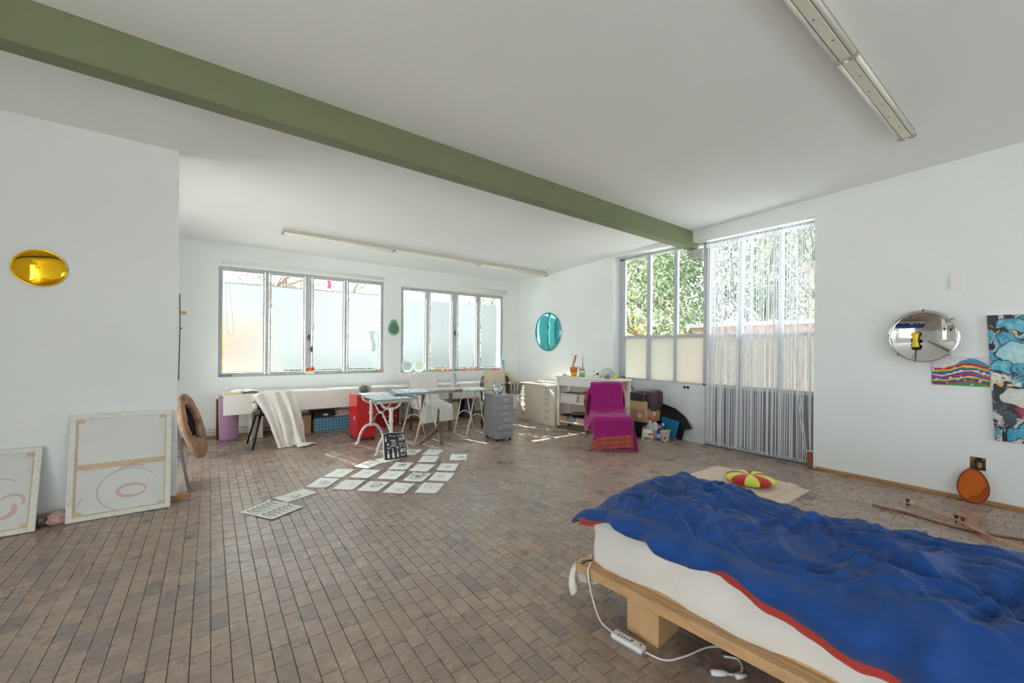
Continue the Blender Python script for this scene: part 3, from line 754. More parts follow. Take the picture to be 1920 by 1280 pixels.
# roller blind boxes above the windows
def blind(label, x0, x1, z, h=0.055):
    t = thing('roller_blind', label, 'blind', ((x0 + x1) / 2, YB, z), group='rolled up blinds')
    w = (x1 - x0) / 2
    MB().tube([(-w, -0.035, 0), (w, -0.035, 0)], h / 2, 12).build('roll', M_white, t, smooth=True)
    for s in (-1, 1): MB().box((s * (w + 0.006), -0.03, 0.0), (0.008, 0.06, h)).build('bracket', M_white, t)
    MB().tube([(-w, -0.035 - h / 2, -h / 2), (w, -0.035 - h / 2, -h / 2)], 0.006, 6).build('hem_bar', M_white, t, smooth=True)
    return t
b1 = blind('white roller blind rolled up above the left back window', 0.15, 2.62, 2.678, 0.05)
MB().tube(bez([(-1.2, -0.05, -0.03), (-1.19, -0.05, -0.7), (-1.17, -0.05, -1.05), (-1.13, -0.05, -1.1), (-1.1, -0.05, -1.0), (-1.16, -0.05, -0.3), (-1.19, -0.05, -0.03)], 6), 0.0025, 5).build('pull_cord', M_white, b1)
blind('white roller blind rolled up above the right half of the right back window', 4.24, 5.42, 2.645, 0.085)
# plaster cover and scar on the right wall
t = thing('wall_cover', 'white cover plate high on the right wall above the round mirror', 'cover plate', (XR, 0.735, 2.07))
MB().box((-0.006, 0, 0), (0.012, 0.085, 0.155)).build('plate', M_white, t, bevel=0.004); MB().box((-0.014, 0.012, 0.0), (0.006, 0.05, 0.13)).build('raised_panel', M_white, t, bevel=0.002)
t = tag(MB().box((XR - 0.002, 1.455, 1.995), (0.004, 0.075, 0.008)).box((XR - 0.002, 1.43, 2.06), (0.004, 0.02, 0.02)).build('plaster_scar', mat('scar_white', (232, 231, 228), 0.8)), 'small plaster scar on the right wall near the door', 'plaster mark')

# ================================================================== BED AND THINGS NEAR IT
def frame2(o, ang):
    c, s = cos(ang), sin(ang)
    return lambda a, b, z=0.0: Vector((o[0] + a * c - b * s, o[1] + a * s + b * c, z))
BO = (1.632, 1.640); BA = radians(4.77)     # foot corner of the bed; +a across the bed, -b towards its head
BP = frame2(BO, BA)
bed = thing('bed', 'low wooden bed with white fitted sheet under the blue duvet', 'bed', (BO[0], BO[1], 0), BA)
M_pine = mat('pine', (196, 156, 112), 0.5, var=0.12, vscale=14, stretch=(3, 0.6, 3), bump=0.05)
M_ply = mat('plywood', (198, 160, 116), 0.55, var=0.10, vscale=10, stretch=(1, 1, 0.4))
def rail(a0, a1, z0, z1, b0, b1, name='side_rail'):
    MB().bb(a0, a1, b1, b0, z0, z1).build(name, M_pine, bed, bevel=0.004)
for a in (0.0, 0.87):
    rail(a + 0.000, a + 0.034, 0.178, 0.226, 0.0, -2.12); rail(a + 0.036, a + 0.068, 0.178, 0.226, 0.0, -2.12)
    rail(a + 0.070, a + 0.092, 0.180, 0.238, 0.0, -2.12, 'inner_rail')
for k in range(12): MB().bb(0.095, 0.868, -0.16 - k * 0.165, -0.08 - k * 0.165, 0.19, 0.206).build('slat', M_pine, bed, bevel=0.002)
for (a, b) in ((0.03, -0.48), (0.03, -1.75), (0.72, -0.48), (0.72, -1.75)):
    MB().bb(a, a + 0.2, b, b + 0.17, 0, 0.176).build('leg', M_ply, bed, bevel=0.003)
M_sheet = mat('white_sheet', (228, 223, 214), 0.8, var=0.03, vscale=4, bump=0.3, bscale=9, sheen=0.2)
def wr(x, y, z, f, a): return a * nz(x * f, y * f, z * f)
def matt(u, v):     # closed ring section swept along the bed
    prof = [(0.03, 0.215), (0.02, 0.25), (0.012, 0.34), (0.02, 0.44), (0.06, 0.495), (0.2, 0.505), (0.5, 0.505), (0.78, 0.505), (0.92, 0.49), (0.955, 0.42), (0.955, 0.28), (0.93, 0.215)]
    i = u * (len(prof) - 1); k = min(int(i), len(prof) - 2); f = i - k
    a = lerp(prof[k][0], prof[k + 1][0], f); z = lerp(prof[k][1], prof[k + 1][1], f)
    b = lerp(-0.070, -2.1, v)
    e = min(1.0, v * 16); a = 0.48 + (a - 0.48) * (0.965 + 0.035 * e ** .5); z = 0.36 + (z - 0.36) * (0.95 + 0.05 * e ** .5)
    w = 0.014 * nz(b * 2.2, z * 6, 3) + 0.009 * sin(b * 11 + z * 16 + 3 * nz(b * 3, z * 3)) + 0.006 * nz(b * 9, z * 14, 8)
    return (a + 0.042 - w * (1 if a < 0.48 else -1) * 0.9, b + 0.01 * nz(a * 5, z * 5), z + 0.004 * nz(a * 4, b * 4))
mb = MB(); mb.grid(matt, 66, 120)
n0 = len(mb.v)
mb.f.append(tuple(range(0, 67))[::-1]); mb.f.append(tuple(range(n0 - 67, n0)))
mb.build('mattress', M_sheet, bed, smooth=True)
def hang(u, v):      # sheet end hanging below the rails at the foot
    a = lerp(0.01, 0.34, u); t = v
    z = lerp(0.24, 0.035 + 0.05 * u + 0.03 * sin(u * 9), t)
    return (a + 0.02 * sin(t * 5 + u * 7), -0.03 + 0.045 * smooth01(t * 3) + 0.03 * sin(t * pi) + 0.012 * sin(u * 26 + 3 * t), z)
MB().grid(hang, 44, 18).build('sheet_overhang', M_sheet, bed, smooth=True, solid=0.002)

# duvet: blue side out, red lining showing along the hem
M_duvet = mat('blue_cotton', (32, 70, 134), 0.85, spec=0.2, var=0.08, vscale=5, bump=0.10, bscale=160, sheen=0.15)
def creases(m, scale, strength, dist):
    nt = m.node_tree; N = nt.nodes; K = nt.links; p = N['Principled BSDF']
    tc = N.new('ShaderNodeTexCoord'); t = N.new('ShaderNodeTexNoise'); t.noise_type = 'RIDGED_MULTIFRACTAL'
    mp = N.new('ShaderNodeMapping'); mp.inputs['Rotation'].default_value = (0, 0, 0.7); mp.inputs['Scale'].default_value = (1.0, 0.55, 1.0)
    t.inputs['Scale'].default_value = scale; t.inputs['Detail'].default_value = 3.0; t.inputs['Roughness'].default_value = 0.45; t.inputs['Distortion'].default_value = 0.6
    K.new(tc.outputs['Object'], mp.inputs[0]); K.new(mp.outputs[0], t.inputs['Vector'])
    b = N.new('ShaderNodeBump'); b.inputs['Strength'].default_value = strength; b.inputs['Distance'].default_value = dist
    K.new(t.outputs['Fac'], b.inputs['Height'])
    old = [l.from_socket for l in nt.links if l.to_socket == p.inputs['Normal']]
    if old: K.new(old[0], b.inputs['Normal'])
    K.new(b.outputs[0], p.inputs['Normal'])
creases(M_duvet, 3.6, 1.0, 0.06); creases(M_sheet, 3.0, 0.8, 0.03)
M_lining = mat('red_cotton', (176, 58, 46), 0.8, sheen=0.3, bump=0.3, bscale=50)
hem_tab = [(0.0, 0.525), (0.08, 0.53), (0.2, 0.525), (0.35, 0.515), (0.5, 0.485), (0.66, 0.485), (0.78, 0.51), (0.9, 0.49), (1.05, 0.445), (1.25, 0.41), (1.6, 0.36), (2.2, 0.33)]
top_tab = [(0.0, 0.56), (0.12, 0.595), (0.3, 0.615), (0.6, 0.61), (0.85, 0.59), (1.05, 0.585), (1.3, 0.615), (1.6, 0.63), (2.2, 0.62)]
foot_tab = [(0.0, 0.02), (0.3, 0.07), (0.6, 0.08), (0.9, 0.02)]
def duvet(u, v, grow=0.0, lift=0.0):
    b = lerp(0.0, 2.25, v)
    # cross-section from near hem (u=0) over the top to the far hem (u=1)
    ht = interp(hem_tab, b) - grow; tp = interp(top_tab, b)
    prof = [(-0.048, ht), (-0.060, lerp(ht, tp, .42)), (-0.030, lerp(ht, tp, .74)), (0.05, tp - 0.035), (0.18, tp - 0.008), (0.36, tp + 0.005), (0.55, tp), (0.72, tp - 0.015), (0.86, tp - 0.06), (0.97, tp - 0.13), (1.005, tp - 0.22), (1.0, 0.36)]
    i = u * (len(prof) - 1); k = min(int(i), len(prof) - 2); f = i - k
    q = [prof[max(k - 1, 0)], prof[k], prof[k + 1], prof[min(k + 2, len(prof) - 1)]]
    def cr(a, b_, c, d): return 0.5 * (2 * b_ + (c - a) * f + (2 * a - 5 * b_ + 4 * c - d) * f * f + (-a + 3 * b_ - 3 * c + d) * f ** 3)
    a = cr(*[p[0] for p in q]); z = cr(*[p[1] for p in q])
    # foot end rolls over
    r_ = 0.11; b0 = 0.045
    e = smooth01(b / 0.22)
    if b < r_:
        ph0 = (1 - b / r_) * radians(115)
        bb = -(b0 + r_) + r_ * sin(min(ph0, pi / 2)) - 0.02 * max(0, ph0 - pi / 2)
        z = max(z - 0.085 * (1 - cos(ph0)), min(z, 0.478))
        if a < 0.05: a += 0.06 * (1 - b / r_) ** 2
    else: bb = -b - b0 * (1 - smooth01((b - r_) / 0.8))
    # wrinkles: long diagonal folds, pulls from a pinch, fine crumple
    top = smooth01((a + 0.04) / 0.12)
    wx, wy = a + 0.10 * nz(a * 4, b * 4, 21) , b + 0.10 * nz(a * 4, b * 4, 27)
    s1 = wx * 0.80 + wy * 0.60; s2 = wx * 0.60 - wy * 0.80
    def ridge(x, y, z): return max(0.0, 1 - abs(nz(x, y, z)) * 2.7) ** 1.6
    w = 0.010 * nz(a * 2.6, b * 2.2, 11)
    w += 0.040 * ridge(s1 * 5.5, s2 * 1.7, 1.0) * (0.4 + 0.6 * smooth01(0.5 + nz(a * 2, b * 2, 33)))
    w += 0.026 * ridge(s2 * 5.0 + 3, s1 * 2.2, 14.0) * smooth01(0.4 + 1.2 * nz(a * 2.5, b * 2.5, 41))
    w += 0.018 * ridge(wx * 10, wy * 8, 6.0) + 0.007 * ridge(wx * 22, wy * 19, 8.0)
    ph = atan2(a - 0.24, b - 1.52); dd = sqrt((a - 0.24) ** 2 + (b - 1.52) ** 2)
    w += 0.020 * sin(ph * 8 + 2.0 * nz(a * 3, b * 3, 9)) * exp(-dd * 2.6) * smooth01(dd / 0.10) - 0.055 * exp(-(dd / 0.10) ** 2)
    w *= 1 - 0.6 * smooth01((a - 0.70) / 0.15)
    side = (0.018 * sin(b * 23 + 5.0 * nz(b * 3, z * 4)) + 0.020 * nz(b * 11, z * 5, 3)) * (1 - top) + 0.022 * (1 - top) * sin(pi * min(1, max(0, u * 5.5)))
    return (a - side - 0.2 * w * (1 - top), bb, z + w * top * 0.85 * e + lift)
dv = thing('duvet', 'crumpled blue duvet with red lining spread over the bed', 'duvet', (BO[0], BO[1], 0), BA)
MB().grid(duvet, 210, 320).build('cover', M_duvet, dv, smooth=True)
def lining(u, v):
    b = 0.06 + v * 2.15
    show = -0.006 + 0.040 * smooth01((b - 0.70) / 0.12) * (1 - 0.35 * smooth01((b - 1.7) / 0.4)) + 0.045 * exp(-((b - 0.09) / 0.06) ** 2)
    x, y, z = duvet(0.0, b / 2.25); x1, y1, z1 = duvet(0.06, b / 2.25)
    if u < 0.5: return (lerp(x1, x, u * 2) + 0.012, y, lerp(z1, z, u * 2))
    t = (u - 0.5) * 2
    return (x + 0.012 + 0.010 * sin(t * pi) - 0.006 * t, y, z - show * t - 0.003 * nz(b * 20))
MB().grid(lining, 10, 200).build('lining', M_lining, dv, smooth=True, solid=0.004)

# heated blanket control, its cord and plug
M_plast = mat('white_plastic', (228, 228, 226), 0.35)
t = thing('heating_control', 'white cable control unit lying by the bed leg', 'control unit', (1.61, 1.265, 0), radians(-82))
MB().box((0, 0, 0.017), (0.165, 0.052, 0.022)).build('case', M_plast, t, bevel=0.009)
MB().box((0, 0, 0.005), (0.160, 0.050, 0.008)).build('lower_case', mat('grey_plastic', (170, 168, 164), 0.4), t, bevel=0.003)
for x in (-0.045, -0.03, -0.015, 0.0, 0.015): MB().box((x, -0.008, 0.0285), (0.004, 0.012, 0.001)).build('scale_mark', M_hole, t)
MB().lathe([(0.007, 0.028), (0.007, 0.0295)], (0.02, 0.003, 0), 12).build('button', mat('grey_button', (120, 120, 122), 0.4), t)
MB().lathe([(0.004, 0.028), (0.004, 0.0292)], (0.062, 0.006, 0), 10).build('led', M_hole, t)
cord = bez([(1.668, 1.56, 0.246), (1.625, 1.54, 0.22), (1.612, 1.50, 0.12), (1.60, 1.43, 0.03), (1.602, 1.345, 0.012)], 8)
cord2 = bez([(1.622, 1.18, 0.010), (1.66, 1.10, 0.006), (1.76, 1.06, 0.006), (1.90, 1.03, 0.006), (2.0, 0.95, 0.006)], 8)
c = thing('control_cord', 'white electric cord running from the mattress over the rail to the floor', 'cord', (1.61, 1.265, 0))
MB().tube(cord, 0.004, 8).build('upper_cord', M_plast, c, world=True, smooth=True)
MB().tube(cord2, 0.004, 8).build('lower_cord', M_plast, c, world=True, smooth=True)
MB().tube(bez([(1.645, 1.60, 0.23), (1.66, 1.585, 0.247), (1.70, 1.575, 0.245)], 5), 0.003, 6).build('cable_tie', M_hole, c, world=True)
t = thing('power_plug', 'white plug and loose cable under the bed rail', 'plug', (1.80, 0.90, 0))
MB().tube(bez([(1.90, 0.96, 0.005), (1.93, 0.91, 0.008), (1.88, 0.87, 0.008), (1.83, 0.875, 0.008), (1.80, 0.895, 0.012)], 8), 0.005, 8).build('cable', M_plast, t, world=True, smooth=True)
MB().tube([(1.805, 0.893, 0.012), (1.79, 0.905, 0.013), (1.765, 0.925, 0.013), (1.748, 0.938, 0.013)], [0.006, 0.012, 0.014, 0.010], 10).build('plug_body', M_plast, t, world=True, smooth=True)
for s in (-1, 1): MB().tube([(1.75 + s * .006, 0.937 + s * .006, 0.013), (1.735 + s * .006, 0.950 + s * .006, 0.013)], 0.002, 6).build('pin', MATS['latch_metal'], t, world=True)
MB().tube([(1.87, 0.845, .008), (1.84, 0.855, 0.010), (1.815, 0.865, 0.012)], [0.005, 0.010, 0.011], 10).build('socket_body', M_plast, t, world=True, smooth=True)

# folded blanket and patchwork cushion
t = thing('folded_blanket', 'folded beige felt blanket on the floor beside the bed', 'blanket', (4.6, 2.12, 0))
M_felt = mat('beige_felt', (206, 184, 158), 0.9, var=0.06, vscale=6, bump=0.2, bscale=60, sheen=0.3)
quad = [(4.12, 2.56), (4.86, 2.56), (4.85, 1.70), (4.20, 1.70)]
quad2 = [(4.14, 2.54), (4.84, 2.55), (4.84, 1.60), (4.15, 1.58)]
def sheet_layer(q, z0, z1, name, seed):
    def P(u, v):
        a = Vector(q[0]).lerp(Vector(q[1]), u); b = Vector(q[3]).lerp(Vector(q[2]), u); p_ = a.lerp(b, v)
        return p_ + Vector((0.008 * nz(v * 6 + seed, u), 0.008 * nz(u * 6, seed)))
    def top(u, v):
        p_ = P(u, v); ed = min(u, 1 - u, v, 1 - v); r = smooth01(ed / 0.03)
        return (p_.x, p_.y, lerp(z0 + 0.006, z1, r) + 0.004 * nz(u * 4, v * 4, seed) * r)
    mb = MB().grid(top, 40, 40)
    n = len(mb.v); mb.add([(P(u, v).x, P(u, v).y, z0) for u, v in ((0, 0), (1, 0), (1, 1), (0, 1))], [(0, 1, 2, 3)])
    border = [i for i in range(41)] + [41 * j + 40 for j in range(1, 41)] + [41 * 40 + i for i in range(39, -1, -1)] + [41 * j for j in range(39, 0, -1)]
    lo = len(mb.v); mb.v += [(mb.v[i][0], mb.v[i][1], z0) for i in border]
    nb = len(border); mb.f += [(border[i], border[(i + 1) % nb], lo + (i + 1) % nb, lo + i) for i in range(nb)]
    mb.build(name, M_felt, t, world=True, smooth=False)
sheet_layer(quad2, 0.001, 0.014, 'lower_fold', 1.0); sheet_layer(quad, 0.015, 0.036, 'upper_fold', 5.0)
t = thing('patchwork_cushion', 'round red and lime cushion with wedge panels on the beige blanket', 'cushion', (4.46, 2.0, 0.040), 0.2)
M_red = mat('cushion_red', (198, 32, 44), 0.85, bump=0.15, bscale=60, sheen=0.2); M_lime = mat('cushion_lime', (216, 226, 82), 0.85, bump=0.15, bscale=60, sheen=0.2)
NW = 10
for k in range(NW):
    def wedge(u, v, k=k):
        a = 2 * pi * (k + u) / NW; c_ = 2 * v - 1      # v: 0 bottom pole .. 1 top pole
        r = 0.225 * cos(c_ * pi / 2) ** 0.55 if abs(c_) < 1 else 0.0
        z = 0.050 + 0.050 * sin(c_ * pi / 2)
        seam = 1 - 0.035 * (1 - sin(pi * u)) ** 2
        pin = 0.012 * exp(-(r / 0.05) ** 2) * (1 if c_ > 0 else -1)
        return (r * seam * cos(a), r * seam * sin(a), max(0.0, z * (1 if seam else 1) - pin))
    MB().grid(wedge, 6, 20).build('panel', M_red if k % 2 == 0 else M_lime, t, smooth=True)
MB().lathe([(0.012, 0.086), (0.014, 0.090), (0.008, 0.094)], (0, 0, 0), 12).build('button', M_lime, t, smooth=True)

# wooden laths and clamps on the floor by the right wall
M_lath = mat('lath_wood', (196, 140, 108), 0.6, var=0.15, vscale=20)
M_lath2 = mat('lath_dark', (132, 92, 66), 0.6, var=0.2, vscale=20)
t = thing('thin_branch', 'thin dark peeled branch lying on the floor by the right wall', 'branch', (4.84, 0.8, 0))
MB().tube(bez([(4.815, 1.115, 0.018), (4.84, 1.0, 0.011), (4.85, 0.90, 0.010), (4.80, 0.69, 0.009), (4.79, 0.5, 0.009), (4.86, 0.34, 0.009), (4.98, 0.10, 0.009)], 8), 0.009, 8).build('stem', M_lath2, t, world=True, smooth=True)
MB().lathe([(0.011, 0.0), (0.013, 0.008), (0.011, 0.018)], (4.853, 0.905, 0.0), 8).build('knot', M_lath2, t, world=True, smooth=True)
t = thing('wooden_lath', 'pale pink wooden lath lying crossed over the dark branch', 'lath', (4.9, 0.6, 0))
pts = bez([(5.12, 0.945, 0.026), (5.01, 0.725, 0.026), (4.92, 0.59, 0.026), (4.70, 0.40, 0.026), (4.55, 0.16, 0.026), (4.45, 0.0, 0.026)], 8)
mb = MB(); vs = []
for i, q in enumerate(pts):
    a = pts[max(i - 1, 0)]; b = pts[min(i + 1, len(pts) - 1)]; d = (b - a).normalized(); n_ = Vector((-d.y, d.x, 0)) * 0.014
    vs += [q - n_ - Vector((0, 0, .003)), q + n_ - Vector((0, 0, .003)), q + n_ + Vector((0, 0, .003)), q - n_ + Vector((0, 0, .003))]
k = len(pts)
mb.add(vs, [(0, 1, 2, 3), (4 * k - 4, 4 * k - 1, 4 * k - 2, 4 * k - 3)] + [(4 * i + j, 4 * i + (j + 1) % 4, 4 * i + 4 + (j + 1) % 4, 4 * i + 4 + j) for i in range(k - 1) for j in range(4)])
mb.build('strip', M_lath, t, world=True)
for (x, y, nm) in ((5.125, 0.94, 'peg'), (4.955, 0.615, 'peg'), (4.93, 0.575, 'peg')):
    MB().tube([(x, y, 0.0), (x, y, 0.030), (x, y, 0.045), (x, y, 0.06)], [0.006, 0.006, 0.013, 0.016], 8).build(nm, mat('peg_brown', (104, 62, 44), 0.6), t, world=True, smooth=True)
t = tag(MB().box((5.215, 0.925, 0.011), (0.10, 0.032, 0.018), radians(-8)).build('wood_offcut', mat('pale_offcut', (196, 186, 170), 0.7), bevel=0.002), 'small pale wood offcut at the end of the pink lath', 'wood offcut')

# orange egg plate and the small portrait card
t = thing('orange_plate', 'orange egg-shaped plate leaning on the right wall near the floor', 'plate', (5.745, 0.605, 0.005))
def egg(s, n=44):
    return [(s * 0.100 * cos(2 * pi * i / n) * (1 - 0.16 * sin(2 * pi * i / n)), s * 0.155 * sin(2 * pi * i / n)) for i in range(n)]
Ue = Vector((0, -1, 0)); Ve = Vector((0.10, 0, 1)).normalized()
Oe = Vector((-0.010, 0, 0.155))
M_or = mat('orange_glaze', (206, 98, 16), 0.35, var=0.06, vscale=12); M_or2 = mat('dark_orange', (120, 52, 12), 0.4)
MB().prism(egg(1.0), Oe, Ue, Ve, -0.008).build('plate_body', M_or, t, bevel=0.003)
ring = [Oe + Ue * a + Ve * b + Vector((-0.009, 0, 0)) for a, b in egg(0.985)]; ring.append(ring[0])
MB().tube(ring, 0.005, 6).build('plate_rim', M_or2, t, smooth=True)
cres = [(0.082 * cos(a), 0.128 * sin(a)) for a in [(-1.75 + 1.75 * i / 14) for i in range(15)]]; cres += [(0.080 * cos(a) * .86 , 0.128 * sin(a) * .80) for a in [(-1.75 + 1.75 * i / 14) for i in range(14, 0, -1)]]
cp = [Oe + Ue * a + Ve * b + Vector((-0.011, 0, 0)) for a, b in cres]; cp.append(cp[0])
MB().tube(cp, 0.003, 6).build('crescent', M_or2, t, smooth=True)

def painted(name, O, U, V, w, h, nu, nv, fn, m, parent, world=True):
    """flat painted sheet: colour is the paint itself, given per point"""
    O = Vector(O); U = Vector(U); V = Vector(V); mb = MB()
    mb.grid(lambda u, v: O + U * (w * u) + V * (h * v), nu, nv)
    cols = []
    for j in range(nv + 1):
        for i in range(nu + 1):
            c = fn(i / nu, j / nv); cols.append((L(c[0]), L(c[1]), L(c[2])))
    return mb.build(name, m, parent, world=world, colors=cols)
M_paint = mat('painted_sheet', rough=0.5, attr='Col')
M_gloss = mat('oil_paint', rough=0.32, attr='Col', bump=0.25, bscale=60)
def mixc(a, b, t): return tuple(lerp(x, y, max(0, min(1, t))) for x, y in zip(a, b))
t = thing('portrait_card', 'small brown postcard with a dark portrait above the orange plate', 'postcard', (5.775, 0.58, 0.36))
def portrait(u, v):
    c = mixc((64, 52, 34), (132, 108, 66), v * 1.1 - u * .4)
    r = ((u - .56) / .30) ** 2 + ((v - .46) / .46) ** 2
    if r < 1.0 : c = (34, 24, 18)
    if v > 0.60 and abs(u - .55) < .36 - (v - .6) * .5: c = (30, 22, 17)
    f = ((u - .60) / .17) ** 2 + ((v - .42) / .27) ** 2
    if f < 1 and v < .60: c = mixc((206, 150, 96), (120, 72, 40), abs(u - .66) * 3.5 + f * .3)
    if f < 1 and (abs(v - .47) < .03 and (abs(u - .53) < .05 or abs(u - .68) < .05)): c = (70, 42, 26)
    if f < 1 and abs(v - .28) < .018 and abs(u - .6) < .06: c = (130, 60, 44)
    if v < 0.14: c = (26, 20, 16)
    return c
MB().box((0, 0, 0), (0.003, 0.098, 0.118)).build('card', mat('card_back', (180, 164, 130), 0.7), t)
painted('print', (5.7729, 0.628, 0.302), (0, -1, 0), (0, 0, 1), 0.096, 0.116, 30, 36, portrait, M_paint, t)

# paintings on the right wall
def pal(cs, k): return cs[int(k) % len(cs)]
t = thing('striped_painting', 'small canvas of wavy rainbow stripes under the round mirror', 'painting', (XR - 0.001, 0.70, 1.20))
MB().box((-0.010, 0.0, 0.013), (0.018, 0.378, 0.276)).build('canvas', mat('canvas_white', (226, 224, 222), 0.8), t)
stripes = [(54, 150, 60), (196, 30, 36), (30, 60, 150), (70, 160, 70), (236, 200, 60), (40, 70, 170), (210, 60, 60), (96, 50, 130), (220, 214, 220), (60, 90, 170), (60, 130, 70), (240, 210, 70), (206, 34, 38), (196, 24, 34)]
def rainbow(u, v):
    y = v + 0.10 * sin(u * 6.5 + 0.6) * (0.6 + .4 * v) + 0.03 * nz(u * 9, v * 7) - 0.06 * u
    top = 0.66
    n_ = nz(u * 16, v * 14, 3)
    if y < top:
        k = y / top * 14 + 0.8 * nz(u * 5, v * 5, 8)
        c = pal(stripes, max(0, k))
        if n_ > 0.42: c = (232, 226, 228)
        if abs(k - round(k)) < 0.10 and n_ < -.1: c = (40, 36, 44)
        return c
    if u > .42 and y < top + 0.16 * sin((u - .42) * 5): return (46, 148, 182)
    if n_ > .48: return (226, 160, 70)
    return mixc((222, 216, 220), (206, 200, 210), n_)
painted('paint', (XR - 0.0205, 0.889, 1.075), (0, -1, 0), (0, 0, 1), 0.378, 0.276, 120, 90, rainbow, M_gloss, t)
t = thing('swirl_painting', 'large canvas of blue bubbles, black swirls and red patches at the right edge', 'painting', (XR - 0.001, 0.16, 1.16))
by0, by1 = 0.530, -0.25
poly = [(0.0, 1.13), (0.78, 1.13), (0.78, 0.0), (0.053, 0.0)]
MB().prism([(a, b) for a, b in poly], (XR - 0.002, by0, 0.600), (0, -1, 0), (0, 0, 1), 0.034).build('canvas', MATS['canvas_white'], t, world=True)
bub = [(0.18, 0.90, .10, .05, (56, 160, 190)), (0.34, 0.955, .13, .04, (44, 140, 176)), (0.15, 0.80, .09, .035, (40, 140, 180)), (0.40, 0.80, .10, .05, (70, 168, 196)), (0.22, 0.70, .17, .075, (150, 206, 214)), (0.09, 0.60, .10, .055, (60, 164, 196)), (0.45, 0.62, .12, .08, (36, 120, 160)),
       (0.36, 0.49, .09, .05, (40, 90, 170)), (0.38, 0.48, .05, .03, (170, 24, 36)), (0.30, 0.36, .24, .085, (206, 206, 196)), (0.24, 0.24, .09, .04, (150, 30, 60)), (0.34, 0.13, .13, .055, (44, 150, 190)), (0.36, 0.13, .08, .035, (206, 34, 38)), (0.39, 0.12, .035, .02, (30, 70, 170)), (0.24, 0.05, .16, .035, (40, 150, 190)), (0.55, 0.3, .14, .06, (60, 60, 66)), (0.65, .7, .12, .1, (200, 60, 60)), (0.7, .9, .1, .06, (40, 140, 180)), (0.68, .12, .1, .06, (230, 200, 80))]
def swirl(u, v):
    wu = u + 0.10 * nz(u * 5, v * 7, 2) + 0.03 * nz(u * 14, v * 18, 3); wv = v + 0.07 * nz(u * 5, v * 7, 6) + 0.03 * nz(u * 14, v * 18, 9)
    n1 = nz(wu * 7, wv * 10, 1); n2 = nz(wu * 13, wv * 17, 5); n3 = nz(wu * 26, wv * 34, 8)
    c = mixc((210, 208, 206), (70, 160, 190), smooth01(n1 * 2.2 + .45 + .3 * (v > .55)))
    if n2 > .30: c = (224, 222, 214)
    if n1 + .3 * n3 < -0.22: c = (30, 30, 36)
    if abs(n2) < .035: c = (30, 28, 34)
    if n3 > .36 and n2 > 0: c = (220, 176, 84) if v > .4 else (190, 44, 60)
    if .10 < v < 0.40: c = mixc(c, (40, 38, 44), .75 if n2 + .4 * n3 < .12 else .1)
    for (x, y, a, b, col) in bub[::1]:
        q = sqrt(((wu - x) / a) ** 2 + ((wv - y) / b) ** 2) + 0.10 * n2
        if q < 1.0: c = mixc(mixc(col, (236, 236, 232), .45), col, q * 1.1 + n3 * 1.4)
        if 0.98 < q < 1.09: c = (26, 24, 30)
    return c
mb = MB(); nu, nv = 190, 290; cols = []
for j in range(nv + 1):
    for i in range(nu + 1):
        u, v = i / nu, j / nv; a = lerp(lerp(0.053, 0.0, v), 0.78, u)
        mb.v.append((XR - 0.0365, by0 - a, 0.600 + 1.13 * v)); c = swirl(u, v); cols.append((L(c[0]), L(c[1]), L(c[2])))
for j in range(nv):
    for i in range(nu): q = j * (nu + 1) + i; mb.f.append((q, q + 1, q + nu + 2, q + nu + 1))
mb.build('paint', M_gloss, t, world=True, colors=cols)

